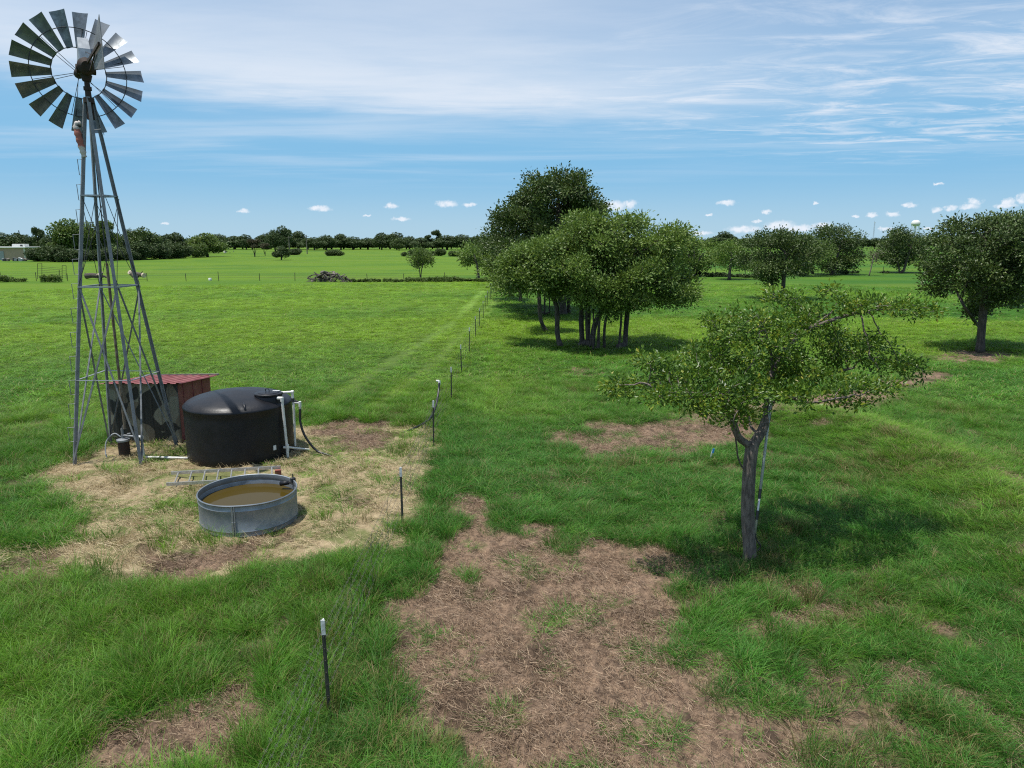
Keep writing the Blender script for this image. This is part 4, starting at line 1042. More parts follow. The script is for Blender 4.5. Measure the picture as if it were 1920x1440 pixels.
# the oak close to the camera
def near_oak():
    b = (4.12, 11.52, gz(4.12, 11.52) - .1); Y = 11.55
    lines = [[b, up(b, .25), A_(1402, 960, Y), A_(1405, 880, Y), A_(1410, 838, Y)],
             [A_(1410, 838, Y), A_(1385, 820, 11.5), A_(1372, 785, 11.3), A_(1345, 748, 11.1), A_(1290, 738, 10.9), A_(1235, 735, 10.8)],
             [A_(1410, 838, Y), A_(1432, 800, 11.7), A_(1440, 760, 11.9), A_(1450, 700, 12.2), A_(1470, 655, 12.4), A_(1520, 615, 12.6), A_(1560, 585, 12.7)],
             [A_(1450, 700, 12.2), A_(1490, 700, 12.6), A_(1530, 705, 12.9), A_(1600, 690, 13.2)],
             [A_(1372, 785, 11.3), A_(1360, 730, 11.9), A_(1340, 680, 12.4), A_(1330, 640, 12.8)],
             [A_(1400, 890, Y), A_(1385, 862, 11.3), A_(1381, 835, 11.0), A_(1375, 790, 10.7)],
             [A_(1440, 760, 11.9), A_(1475, 745, 11.4), A_(1520, 755, 11.1), A_(1580, 745, 10.8)],
             [A_(1520, 615, 12.6), A_(1585, 592, 12.4), A_(1640, 582, 12.3)],
             [A_(1450, 700, 12.2), A_(1440, 640, 12.0), A_(1420, 590, 11.8)],
             [A_(1425, 815, 11.6), A_(1408, 800, 12.0), A_(1400, 760, 12.4), A_(1390, 700, 13.2)]]
    bl = px_blobs([(1345, 766, 10.8, 45, 20, .5), (1265, 752, 10.7, 50, 18, .5), (1402, 778, 10.9, 30, 18, .4), (1150, 722, 11.1, 34, 18, .4), (1140, 735, 11.0, 22, 12, .3), (1180, 728, 11.0, 48, 22, .5), (1245, 735, 11.0, 70, 26, .8), (1320, 742, 10.9, 70, 28, .8), (1265, 672, 11.7, 75, 32, .9), (1345, 670, 11.8, 75, 38, 1.1), (1405, 735, 11.1, 60, 34, .8),
                   (1360, 610, 12.5, 62, 30, 1.0), (1430, 640, 12.4, 70, 40, 1.2), (1470, 585, 12.7, 75, 28, 1.0), (1545, 575, 12.7, 62, 26, .9), (1625, 580, 12.4, 60, 26, .8), (1695, 578, 12.2, 48, 20, .6), (1570, 630, 12.9, 60, 26, .9),
                   (1620, 665, 12.9, 60, 28, .9), (1700, 688, 12.4, 50, 26, .6), (1530, 705, 11.8, 60, 28, .8), (1590, 735, 11.4, 62, 24, .7), (1660, 742, 11.4, 42, 20, .5), (1480, 690, 13.4, 60, 36, .7), (1570, 546, 12.7, 22, 10, .25), (1490, 748, 11.0, 42, 18, .4), (1395, 690, 13.0, 60, 40, .8)])
    tree('oak_tree', 'small yellow green oak with a bare grey trunk standing close by in the grass', b, lines, bl, 2900, .110, .110, (.072, .040), 24, L_NEAR, BARK, 5, .070, .0045, .006, kill=1.25, tips=3, up=1.0, sub=7)
near_oak()

def quick(name, label, basepx, blobs, mat, seed, nattr=420, step=.42, r0=.16, leaf=(.20, .11), per=26, spread=.34, stems=None, bark=BARKD, group=None, tips=3, dY=None, cat='tree', dens=1.0):
    """a tree some way off: stems from the ground into the blobs"""
    b = G(*basepx); bl = px_blobs([(x, y, (Y if Y else b[1] + (0 if dY is None else dY)), w, h, d) for x, y, Y, w, h, d in blobs])
    zmin = min(q[2] for q in bl); cx = np.mean([q[0] for q in bl]); lines = []
    for k, st in enumerate(stems or [[basepx]]):
        pts = [up(G(*st[0]), -.15)]
        for p in st[1:]: pts.append(A_(p[0], p[1], p[2] if len(p) > 2 else b[1]))
        if len(pts) == 1:
            q = bl[k % len(bl)]; pts.append((b[0] * .8 + q[0] * .2 + .1, b[1] * .9 + q[1] * .1, b[2] + (q[2] - b[2]) * .55)); pts.append((b[0] * .45 + q[0] * .55, q[1], q[2]))
        lines.append(pts)
    return tree(name, label, b, lines, bl, int(nattr * 1.6), step * .9, r0, (leaf[0] * .85, leaf[1] * .92), int(per * 2.9 * dens * (.95 if group and 'scattered' in group else 1)), mat, bark, seed, spread * .85, .012, .016, group=group, tips=tips, kill=1.35, cat=cat)

# the grove beside the fence
def grove():
    g = 'trees of the grove beside the fence'
    quick('oak_tree', 'broad pale oak with thick dark trunks, front of the grove', (1095, 652),
          [(1120, 425, 37.8, 80, 42, 3.2), (1050, 480, 37, 75, 48, 2.6), (1185, 455, 38, 80, 55, 3), (1115, 500, 36, 85, 48, 2.4), (1080, 530, 36, 60, 28, 2), (1180, 515, 36, 60, 34, 2)], L_MID, 21, 1500, .36, .26, (.19, .10), 24, .30,
          [[(1092, 648), (1090, 590, 37.4), (1095, 520, 37.4), (1070, 470, 37.2)], [(1104, 650), (1102, 590, 37.3), (1112, 500, 37.5), (1130, 430, 37.8)], [(1110, 652), (1115, 610, 37), (1140, 560, 37), (1180, 480, 37.6)]], group=g)
    quick('oak_tree', 'slender bent oak on the fence side of the grove front', (1048, 652),
          [(1000, 505, 37.6, 55, 36, 2), (1030, 535, 37, 52, 24, 1.6), (968, 525, 38.5, 45, 30, 1.6)], L_MID, 22, 520, .34, .13, (.18, .095), 24, .28, [[(1053, 652), (1045, 625, 37.2), (1043, 570, 37.3), (1020, 530, 37.5)]], group=g)
    quick('oak_tree', 'twin stemmed oak with drooping boughs on the open side of the grove', (1165, 655),
          [(1208, 510, 37.2, 60, 42, 2.4), (1255, 553, 36.6, 42, 24, 1.6), (1180, 562, 36.2, 42, 20, 1.4), (1255, 528, 37.5, 34, 32, 1.5)], L_MID, 23, 700, .34, .15, (.18, .095), 24, .28, [[(1160, 655), (1164, 610, 37), (1170, 560, 37), (1200, 530, 37)], [(1172, 652), (1175, 600, 37.2), (1185, 550, 37.2), (1230, 510, 37.2)]], group=g)
    quick('oak_tree', 'oak with several thin straight stems in the middle of the grove front', (1120, 657),
          [(1130, 545, 35.6, 58, 22, 1.4), (1105, 556, 35.4, 40, 16, 1.0), (1152, 578, 35.2, 24, 14, .8)], L_MID, 24, 420, .32, .10, (.17, .09), 24, .26, [[(1112, 657), (1113, 610), (1112, 570)], [(1122, 655), (1123, 610), (1128, 560)], [(1133, 653), (1134, 610), (1145, 560)], [(1105, 655), (1106, 620), (1108, 580)]], group=g)
    quick('oak_tree', 'thin oak whose trunk curves out near the ground behind the grove front', (1027, 622),
          [(1000, 495, 44, 45, 36, 2), (1020, 520, 43, 45, 22, 1.6)], L_MID, 25, 400, .36, .12, (.20, .10), 22, .30, [[(1027, 622), (1014, 600, 43.5), (1011, 560, 43.6), (1008, 520, 44)]], group=g)
    quick('oak_tree', 'tallest and darkest oak rising behind the grove', (1060, 590),
          [(1040, 372, 57, 62, 45, 3.4), (985, 410, 57, 62, 45, 4), (945, 445, 57, 50, 42, 3.4), (1085, 405, 58, 58, 48, 3.6), (1010, 465, 57, 75, 45, 4), (1055, 345, 57, 42, 22, 2.2)], L_DARK, 26, 1700, .46, .34, (.26, .14), 24, .36,
          [[(1056, 590), (1056, 530, 53.5), (1050, 450, 55), (1045, 380, 57)], [(1066, 588), (1068, 520, 54), (1080, 430, 57)], [(1060, 590), (1035, 520, 55), (990, 440, 57)]], group=g)
    quick('oak_tree', 'cluster of straight dark stems under one crown behind the curved trunk', (1024, 592),
          [(1020, 490, 51, 55, 42, 2.6), (975, 480, 52, 45, 42, 2.4)], L_DARK, 27, 520, .42, .14, (.22, .12), 22, .34, [[(1012, 590), (1012, 550), (1010, 510)], [(1021, 592), (1021, 550), (1018, 500)], [(1030, 590), (1031, 550), (1034, 510)]], group=g)
    quick('oak_tree', 'low bushy oak at the fence end of the grove', (976, 566),
          [(965, 490, 61, 42, 42, 2.6), (935, 500, 61, 32, 36, 2), (985, 510, 60, 32, 20, 2)], L_MID, 28, 520, .46, .15, (.24, .13), 22, .36, [[(976, 566), (975, 540), (968, 500)]], group=g)
    quick('oak_tree', 'small slim oak at the far end of the grove beside the fence', (957, 556), [(935, 470, 68, 38, 36, 2.4), (955, 512, 68, 30, 20, 1.6)], L_DARK, 29, 380, .5, .13, (.26, .14), 22, .38, [[(957, 556), (956, 530), (945, 490)]], group=g)
grove()

# the scattered oaks on the open pasture
def pasture_oaks():
    o = 'scattered oaks on the open pasture'
    quick('oak_tree', 'large leafy oak with a stout trunk in its own shade near brown earth', (1840, 658),
          [(1835, 445, 36.5, 62, 38, 2.2), (1895, 455, 36.5, 62, 42, 2.4), (1790, 500, 36, 48, 42, 2), (1850, 505, 35.5, 72, 38, 2.4), (1795, 545, 35.5, 42, 20, 1.5), (1920, 520, 36, 60, 42, 2.4), (1890, 555, 35.5, 50, 18, 1.6), (1775, 450, 37, 25, 22, 1.2)],
          L_DARK, 31, 1500, .34, .19, (.18, .10), 24, .27, [[(1838, 658), (1842, 600), (1848, 540), (1850, 470)], [(1842, 615), (1815, 585, 35.8), (1795, 550, 35.8)]], group=o)
    quick('oak_tree', 'dark oak partly hidden behind the large leafy oak', (1915, 560), [(1905, 440, 62, 50, 36, 3), (1935, 480, 60, 45, 45, 3)], L_DARK, 32, 520, .5, .2, (.26, .14), 22, .4, group=o)
    quick('oak_tree', 'round oak on a single trunk above the yellow green near oak', (1468, 564),
          [(1440, 480, 69, 40, 38, 3), (1490, 465, 69, 42, 36, 3), (1462, 503, 68, 56, 20, 3), (1455, 445, 69, 40, 22, 2.4)], L_DARK, 33, 950, .5, .19, (.26, .14), 22, .40, [[(1468, 564), (1469, 530), (1472, 480)]], group=o)
    quick('oak_tree', 'slight young oak of two thin stems beside the round oak', (1449, 560), [(1440, 520, 69, 22, 14, 1.2)], L_DARK, 34, 120, .4, .09, (.24, .12), 16, .34, [[(1451, 560), (1449, 535), (1443, 515)], [(1456, 558), (1459, 540), (1452, 522)]], group=o)
    quick('oak_tree', 'oak on three thin stems where open pasture meets the grove', (1300, 519), [(1295, 470, 118, 38, 34, 4), (1275, 490, 117, 22, 20, 3), (1320, 490, 117, 24, 20, 3)], L_MID, 35, 520, .8, .2, (.40, .22), 22, .6, [[(1293, 519), (1293, 495), (1290, 470)], [(1301, 518), (1301, 495), (1302, 470)], [(1305, 517), (1307, 495), (1318, 475)]], group=o)
    quick('oak_tree', 'small neat oak between the three stemmed oak and the round oak', (1367, 525), [(1372, 470, 107, 30, 22, 3), (1358, 488, 107, 22, 16, 2.4), (1388, 490, 107, 22, 18, 2.4)], L_MID, 36, 420, .7, .2, (.36, .2), 22, .52, [[(1367, 525), (1369, 500), (1372, 475)]], group=o)
    quick('oak_tree', 'tall dark oak with short forked trunk before the cell tower', (1561, 516), [(1565, 450, 123, 40, 34, 4), (1590, 475, 123, 28, 28, 3.4), (1555, 485, 122, 45, 24, 3.6), (1540, 455, 124, 28, 26, 3.4)], L_DARK, 37, 750, .85, .36, (.42, .23), 22, .62, [[(1559, 516), (1558, 495), (1548, 460)], [(1564, 516), (1567, 495), (1576, 455)]], group=o)
    quick('oak_tree', 'paler yellow green oak leaning against the tall dark oak', (1524, 514), [(1528, 475, 117, 28, 24, 3), (1512, 495, 116, 20, 18, 2.4)], L_PALE, 38, 350, .8, .2, (.38, .2), 20, .55, group=o)
    quick('oak_tree', 'broad oak on forked stems under the water tower', (1690, 513), [(1692, 455, 130, 42, 28, 4), (1670, 475, 130, 25, 24, 3), (1722, 472, 130, 22, 24, 3), (1695, 480, 129, 36, 18, 3)], L_DARK, 39, 700, .85, .28, (.42, .23), 22, .62, [[(1687, 513), (1684, 495), (1675, 470)], [(1693, 513), (1698, 495), (1708, 465)]], group=o)
    quick('sapling', 'thin nearly bare sapling between two dark oaks', (1629, 518), [(1640, 478, 119, 10, 14, 1.2)], L_DRY, 40, 60, .6, .09, (.3, .14), 7, .4, [[(1629, 518), (1634, 500), (1638, 480)]], bark=BARK)
    quick('oak_tree', 'leaning oak by the fence with brush at its foot', (898, 527), [(893, 475, 105, 28, 20, 3), (912, 488, 105, 20, 16, 2.4), (876, 488, 105, 14, 14, 2)], L_MID, 41, 420, .7, .17, (.36, .2), 20, .5, [[(898, 527), (896, 505), (890, 480)]], group=o)
    quick('oak_tree', 'small oak squeezed between the leaning oak and the grove', (925, 523), [(925, 482, 113, 20, 22, 2.6)], L_MID, 42, 260, .7, .15, (.36, .2), 20, .5, [[(925, 523), (926, 505), (925, 485)]], group=o)
    quick('oak_tree', 'little round oak alone in the left pasture near the brush pile', (788, 526), [(790, 483, 105, 21, 14, 2), (780, 491, 105, 14, 10, 1.4), (800, 492, 105, 13, 9, 1.4)], L_PALE, 43, 260, .5, .12, (.30, .16), 20, .36, [[(788, 526), (787, 510), (784, 492)], [(789, 526), (790, 508), (795, 490)]], group=o)
pasture_oaks()

# far trees: a few shapes made once, each standing tree a copy with its own trunk and crown
def far_shape(seed, kind, mat):
    rs = np.random.default_rng(seed); bl = []
    if kind == 'round':
        for k in range(9):
            a = rs.random() * 6.28; q = .28 * math.sqrt(rs.random()); bl.append((q * math.cos(a), q * math.sin(a), .42 + .34 * rs.random() - q * .25, .20 + .10 * rs.random(), .20 + .1 * rs.random(), .13 + .08 * rs.random()))
        bl += [(0, 0, .76, .24, .24, .20), (.2, -.1, .38, .26, .22, .20), (-.2, -.1, .36, .26, .22, .20)]
    elif kind == 'tall':
        for k in range(7):
            bl.append((rs.normal() * .09, rs.normal() * .09, .40 + .09 * k, .16 + .05 * rs.random(), .16, .10 + .04 * rs.random()))
    elif kind == 'open':
        for k in range(8):
            a = k * 2.4; q = .26 * math.sqrt(rs.random()); bl.append((q * math.cos(a), q * math.sin(a), .5 + .38 * rs.random(), .16, .16, .09))
    elif kind == 'weed':
        for k in range(16):
            a = rs.random() * 6.28; q = .44 * math.sqrt(rs.random()); bl.append((q * math.cos(a), q * math.sin(a), .18 + .42 * rs.random() ** 1.5, .07 + .07 * rs.random(), .10, .12 + .35 * rs.random() ** 2))
    else:
        for k in range(7):
            a = rs.random() * 6.28; q = .34 * math.sqrt(rs.random()); bl.append((q * math.cos(a), q * math.sin(a), .3 + .25 * rs.random(), .20 + .1 * rs.random(), .20, .25 + .15 * rs.random()))
        bl += [(0, 0, .4, .4, .35, .38)]
    n = {'open': 2600, 'weed': 900}.get(kind, 5200)
    c = blob_points(bl, n, rs, .78); c = c[c[:, 2] > .02]
    c += (rs.normal(size=c.shape)) * .012; n = len(c)
    ctr = np.array([0, 0, .45]); out = c - ctr; out /= np.linalg.norm(out, axis=1)[:, None] + 1e-6
    lf = (.14, .07) if kind == 'weed' else (.062, .045)
    V, F, T = leaf_np(c, out * .5 + rs.normal(size=c.shape) + (np.array([0, 0, .8]) if kind == 'weed' else 0), lf[0], lf[1], rs, .4, out * .8, np.clip(.5 * vnoise(c[:, 0] * 9 + 40, c[:, 2] * 9 + c[:, 1] * 5, seed) + .5 * rs.random(n), 0, 1))
    crown = mesh_np('crown', V, F, False, dict(tint=T)); crown.materials.append(mat)
    mb = MB()
    for k in range(3 if kind != 'tall' else 1):
        a = k * 2.1 + seed; mb.tube([(.02 * k, 0, -.05), (.03 * math.cos(a), .03 * math.sin(a), .2), (.14 * math.cos(a), .14 * math.sin(a), .5)] if kind != 'tall' else [(0, 0, -.05), (.01, 0, .3), (0, 0, .8)], [.022, .018, .006], 6)
    me = bpy.data.meshes.new('trunk'); me.from_pydata(mb.v, [], mb.f); me.update(); me.materials.append(BARKD)
    return crown, me
SHAPES = {}
for mk, mt in (('f', L_FAR), ('p', L_PALE), ('d', L_DARK), ('b', L_DRY)):
    for kk, ks in (('round', 3 if mk in 'fd' else 2), ('tall', 1), ('open', 1), ('bush', 2 if mk != 'b' else 1), ('weed', 2)):
        if (mk == 'b' and kk == 'tall') or (kk == 'weed' and mk != 'p' and mk != 'f'): continue
        SHAPES[mk + kk] = [far_shape(hash((mk, kk, s)) % 1000 if False else 300 + 37 * s + 7 * len(kk) + ord(mk), kk, mt) for s in range(ks)]
_fc = [0]
def far(px, py, top, hw, shape, label, group=None, name='tree', cat='tree', Y=None):
    _fc[0] += 1; i = _fc[0]
    p = gp(px, py) if Y is None else np.array([at(px, py, Y)[0], Y, 0])
    z0 = gz(p[0], p[1]); z1 = at(px, top, p[1])[2]; k = mpp(p[1]); s = SHAPES[shape][i % len(SHAPES[shape])]
    t = thing(name, label, cat, (p[0], p[1], z0), group)
    h = max(z1 - z0, .5) * 1.04; w = hw * 2 * k * 1.18
    a = random.random() * 6.28
    for nm, me in (('trunk', s[1]), ('crown', s[0])):
        if nm == 'trunk' and ('bush' in shape or 'weed' in shape): continue
        o = bpy.data.objects.new(nm, me); col.objects.link(o); o.parent = t; o.scale = (w, w, h); o.rotation_euler = (0, 0, a)
    return t
def far_trees():
    H_ = 'dark rounded trees of the wood along the far left edge of the pasture'
    lh = 'dark rounded tree in the wood along the far left edge of the pasture'
    for a in ((8, 481, 437, 24), (36, 480, 438, 22), (52, 480, 441, 18), (96, 484, 440, 20), (333, 482, 437, 22), (300, 484, 441, 22), (248, 484, 430, 20), (318, 482, 440, 20)): far(*a, 'fround', lh, H_)
    far(76, 484, 427, 13, 'fopen', 'slim tree poking above the wood behind the tan barn')
    far(135, 488, 411, 30, 'pround', 'tallest pale green tree in the wood behind the windmill'); far(170, 487, 416, 28, 'pround', 'bright green tree behind the windmill legs, second in height in the wood'); far(206, 487, 411, 22, 'popen', 'narrow tall tree behind the thickest part of the windmill tower')
    far(272, 486, 427, 27, 'dround', 'dark domed tree close to the wood end by the windmill'); far(108, 488, 445, 22, 'popen', 'thin open tree at the fringe of the wood near the corral panels')
    s = 'scrubby bushes along the front of the far left wood'; sl = 'scrubby rounded bush along the front of the far left wood'
    for a in ((75, 490, 462, 20), (98, 491, 458, 24), (125, 491, 463, 22), (150, 490, 466, 20), (185, 489, 464, 24), (215, 488, 462, 22), (240, 488, 466, 18), (262, 487, 452, 26), (292, 486, 449, 24), (318, 485, 455, 22), (340, 484, 456, 20)): far(*a, 'fbush', sl, s, 'bush', 'bush')
    far(388, 482, 437, 30, 'pround', 'bright rounded tree with visible dark trunk standing ahead of the far wood')
    far(372, 483, 452, 18, 'pbush', 'leafy bush under the bright rounded tree beside the parked van', name='bush', cat='bush')
    far(478, 482, 447, 15, 'bopen', 'brownish half bare tree before the far wood'); far(497, 480, 455, 12, 'bopen', 'thin brownish tree beside the half bare one')
    far(528, 487, 461, 15, 'fround', 'small round tree alone ahead of the far wood'); far(550, 478, 464, 16, 'fbush', 'low dark bush below the utility pole', name='bush', cat='bush')
    far(623, 480, 466, 16, 'dbush', 'dark round bush in the open pasture beyond the brush pile', name='bush', cat='bush')
    far(637, 480, 469, 10, 'dbush', 'smaller dark bush beside the round bush beyond the brush pile', name='bush', cat='bush')
    M_ = 'rounded dark oaks of the far tree line'; ml = 'rounded dark oak in the far tree line across the pasture'
    x = 412
    rr = random.Random(3)
    tops = {412: 439, 440: 443, 462: 440, 505: 437, 561: 434, 590: 445, 612: 441, 640: 439, 662: 444, 690: 446, 716: 437, 744: 436, 768: 443, 790: 446, 838: 441, 866: 440, 895: 443, 925: 442}
    for x, tp in tops.items():
        far(x, 468 + rr.uniform(-1, 1), tp, 20 + rr.uniform(-3, 4), 'fround', ml, M_)
    for x in range(405, 940, 17): far(x + rr.uniform(-4, 4), 467.3 + rr.uniform(-.5, .5), 450 + rr.uniform(-4, 4), 17, 'fround', ml, M_)
    far(531, 471, 424, 17, 'fround', 'highest dark tree in the far tree line, bulging over its neighbours'); far(516, 471, 431, 16, 'fround', 'dark tree leaning on the highest one in the far tree line')
    far(820, 467, 432, 11, 'fopen', 'tall narrow tree sticking out of the far tree line near the grove'); far(803, 467, 441, 9, 'fopen', 'ragged thin tree beside the tall narrow tree in the far tree line')
    far(748, 470, 447, 14, 'dround', 'oak with visible trunks standing just before the far tree line')
    b = 'dark bushes along the ditch in the middle distance'; bl = 'dark bush along the ditch in the middle distance'
    for a in ((757, 481, 471, 6), (773, 480, 466, 8), (795, 480, 463, 10), (812, 480, 469, 6), (826, 480, 464, 11), (852, 481, 468, 10), (866, 481, 470, 8)): far(*a, 'dbush', bl, b, 'bush', 'bush')
    r = 'tree line beyond the pasture on the side of the water tower'; rl = 'dark tree in the line beyond the pasture on the side of the water tower'
    for a in ((1215, 444, 20), (1240, 446, 20), (1268, 439, 17), (1292, 444, 18), (1338, 445, 18), (1372, 443, 17), (1398, 446, 18), (1420, 444, 18), (1450, 442, 22), (1478, 440, 20), (1505, 439, 18), (1595, 447, 18), (1618, 446, 16), (1640, 446, 14), (1658, 447, 18), (1678, 448, 16), (1740, 441, 17), (1762, 443, 16), (1785, 440, 18), (1810, 442, 20), (1840, 442, 20), (1870, 440, 20), (1900, 441, 22), (1935, 440, 22)):
        far(a[0], 465.5, a[1], a[2], 'fround', rl, r)
    far(1356, 466, 434, 20, 'fround', 'high domed tree in the far line behind the small neat oak')
    q = 'weedy bushes at the foot of the cross fence'; ql = 'weedy low bush at the foot of the far cross fence'
    rw = random.Random(8); xs = [(x, rw.uniform(520, 524)) for x in range(664, 760, 15)] + [(x, rw.uniform(516, 522)) for x in range(766, 862, 9)] + [(x, rw.uniform(519, 523)) for x in range(874, 926, 10)] + [(5, 514), (18, 516), (40, 520), (84, 512), (96, 514), (106, 512)]
    for x, tp in xs: far(x + rw.uniform(-4, 4), 528 + rw.uniform(-.6, .8), tp, rw.uniform(7, 12), 'pweed', ql, q, 'bush', 'bush')
    q = 'brush under the oaks by the right cross fence'; ql = 'low dark brush under the oaks by the far right fence'
    for a in ((1320, 518, 508, 12), (1345, 518, 510, 12), (1392, 520, 512, 12), (1415, 520, 511, 10), (1580, 514, 505, 12), (1600, 513, 507, 9), (1660, 513, 509, 8), (1745, 512, 507, 9), (1505, 517, 510, 10), (1332, 519, 511, 12), (1358, 519, 510, 12), (1380, 520, 513, 10), (1405, 521, 513, 12)): far(*a, 'fweed', ql, q, 'bush', 'bush')
far_trees()
def far_wood():
    rs = np.random.default_rng(77); Vs = []; Fs = []; Ts = []; o = 0
    for px0, px1, Y, hh in ((-500, 960, 760, 10), (1180, 2500, 820, 11), (-900, 380, 330, 8)):
        x0, x1 = at(px0, 470, Y)[0], at(px1, 470, Y)[0]; n = int((x1 - x0) * 26)
        x = x0 + (x1 - x0) * rs.random(n); y = Y + rs.random(n) * 40; top = hh * (.55 + .6 * fbm(x, y * 0, 16., 3, 91))
        z = hz(x, y) + top * rs.random(n) ** .7
        c = np.stack([x, y, z], -1); V, F, T = leaf_np(c, rs.normal(size=c.shape), 1.5, 1.1, rs, .4, np.array([[0, -.5, .2]]))
        Vs.append(V); Fs.append(F + o); Ts.append(T); o += len(V)
    tag(link('far_wood', mesh_np('far_wood', np.concatenate(Vs), np.concatenate(Fs), False, dict(tint=np.concatenate(Ts))), L_FAR), kind='stuff')
far_wood()

# ------------------------------------------------------------------ far pieces on the pasture
def build_far_things():
    # tan barn at the far left
    c = gp(48, 488); k = mpp(c[1]); x1, y1 = c[0], c[1]; x0 = at(-70, 488, y1)[0]; z0 = gz(x1, y1); h = 22.5 * k; d = 7.5
    b = thing('barn', 'long tan metal barn with a flat white roof at the far edge of the pasture', 'barn', ((x0 + x1) / 2, y1, z0))
    MB().box(((x0 + x1) / 2, y1 + d / 2, z0 + h / 2 - .2), (x1 - x0, d, h + .4)).build('wall', TAN, b)
    MB().box(((x0 + x1) / 2 + .2, y1 + d / 2, z0 + h + .19), (x1 - x0 + 1.2, d + 1.0, .38), None, .05).build('roof', WHITE, b)
    MB().box((x1 + .02, y1 - .02, z0 + h / 2), (.28, .28, h)).build('corner_trim', WHITE, b)
    xd = at(3, 480, y1)[0]; MB().box((xd, y1 - .05, z0 + 1.4), (1.7, .14, 2.8)).build('door', GALV, b)
    xa = at(29, 480, y1)[0]; u = MB(); u.box((xa, y1 + 3, z0 + h + .38 + .42), (3.9, 2.2, .84), None, .05); un = u.build('roof_unit', WHITE, b); MB().box((xa + 1.0, y1 + 1.86, z0 + h + .38 + .38), (.7, .10, .5)).build('grille', DARK, un)
    for i, (px, w, hh) in enumerate(((12, 2.2, 1.0), (36, 3.0, 1.3), (44, 2.4, .9))):
        p = gp(px, 489.5); t = thing('scrap_heap', ('dark scrap heap against the tan barn near its door', 'greyish scrap heap in front of the tan barn corner', 'low pale scrap heap just off the tan barn corner')[i], 'scrap', (p[0], p[1], gz(p[0], p[1])))
        rr = random.Random(i + 3)
        for q in range(4): MB().box((p[0] + rr.uniform(-.4, .4) * w, p[1] + rr.uniform(-.3, .3), gz(p[0], p[1]) + hh * rr.uniform(.25, .5)), (w * rr.uniform(.25, .5), .8, hh * rr.uniform(.5, .9)), Matrix.Rotation(rr.uniform(-.4, .4), 3, 'Y'), .04).build('sheet', (DARK, GALV, DRYWOOD)[(i + q) % 3], t)
    # van by the wood
    p = gp(349, 481); k = mpp(p[1]); z = gz(p[0], p[1]); L, Hh = 24 * k, 10.5 * k; x, y = p[0], p[1]
    v = thing('van', 'pale grey van with dark windows parked against the far left wood', 'van', (x, y, z))
    mb = MB(); pr = [(-.5, .18), (-.5, .80), (-.44, .95), (.18, 1.0), (.30, .92), (.40, .60), (.50, .52), (.5, .18)]
    vs = [(x + a * L, y + s * 1.05, z + b_ * Hh) for s in (-1, 1) for a, b_ in pr]; n = len(pr)
    mb.add(vs, [tuple(range(n)), tuple(range(2 * n - 1, n - 1, -1))] + [(i, n + i, n + (i + 1) % n, (i + 1) % n) for i in range(n)]); mb.build('body', WHITE, v)
    for a, w in ((-.22, .36), (.12, .20)): MB().box((x + a * L, y - 1.06, z + .74 * Hh), (w * L, .06, .24 * Hh), None, .02).build('window', DARK, v)
    for a in (-.3, .32):
        w_ = MB(); w_.tube([(x + a * L, y - 1.10, z + .17 * Hh), (x + a * L, y - .85, z + .17 * Hh)], .17 * Hh, 14); w_.build('wheel', DARK, v)
    # white drums
    for px, py, hw, lab in ((422, 475, 2.4, 'small white drum far off before the dark wood'), (394, 525, 2.8, 'white bucket lying in the grass by the far cross fence')):
        p = gp(px, py); k = mpp(p[1]); r_ = hw * k; z = gz(p[0], p[1]); tag(MB().lathe([(r_ * .9, 0), (r_, .1 * r_), (r_, 1.5 * r_), (r_ * .9, 1.62 * r_)], 14, (p[0], p[1], z), True, True).build('drum', WHITE, None, True, origin=(p[0], p[1], z), sharp=40), lab, 'drum')
    # corral panels
    Y = gp(97, 523)[1]; P = lambda px, py: Vector(at(px, py, Y)); pan = thing('corral_panel', 'rusty corral panels with tall bowed ends left standing in the far left pasture', 'corral panel', (P(97, 523)[0], Y, gz(P(97, 523)[0], Y)))
    for (xa, xb, yt, yb) in ((70.5, 78.5, 493.5, 524), (116.5, 124, 497.5, 524)):
        MB().tube([P(xa, yb), P(xa, yt + .8), P(xa + .8, yt), P(xb - .8, yt), P(xb, yt + .8), P(xb, yb)], .035, 6).build('bow_end', RUST, pan)
        for j in range(5): MB().tube([P(xa, yt + 5 + j * 4.6), P(xb, yt + 5.2 + j * 4.6)], .018, 5).build('rail', RUST, pan)
    for j in range(6): MB().tube([P(78.5, 500 + j * 3.4), P(116.5, 503 + j * 3.1)], .022, 5).build('rail', RUST, pan)
    MB().tube([P(111, 524), P(111, 506)], .05, 6).build('gate_post', BARKD, pan)
    # broken trunks
    def log(mb, pts, r0, r1, n=9): mb.tube(bez(pts, 4), [r0 + (r1 - r0) * i / (4 * (len(pts) - 1)) * (1 + .12 * math.sin(i * 1.7)) for i in range(4 * (len(pts) - 1) + 1)], n)
    Y = gp(180, 524)[1]; P = lambda px, py, dy=0: Vector(at(px, py, Y + dy))
    t = thing('fallen_trunk', 'dark fallen trunk with a pale broken end lying behind the windmill legs', 'fallen tree', (P(178, 523)[0], Y, gz(P(178, 523)[0], Y)))
    mb = MB(); log(mb, [P(161, 518), P(172, 516.5), P(184, 518), P(190, 518)], .42, .30); mb.build('trunk', BARKD, t, True)
    mb = MB(); log(mb, [P(184, 517.5, -.3), P(189, 513), P(192, 511)], .30, .18); mb.build('broken_end', CUTWOOD, t, True)
    mb = MB(); log(mb, [P(163, 520, .2), P(160.5, 515), P(159, 510.5)], .09, .03, 6); mb.build('limb', BARKD, t)
    mb = MB(); log(mb, [P(190, 519), P(196, 518), P(200, 521)], .22, .10, 7); mb.build('limb', BARKD, t)
    Y = gp(257, 524)[1]
    t = thing('fallen_trunk', 'split pale trunk with two white cut ends lying in the grass beside the tower', 'fallen tree', (P(257, 523)[0], Y, gz(P(257, 523)[0], Y)))
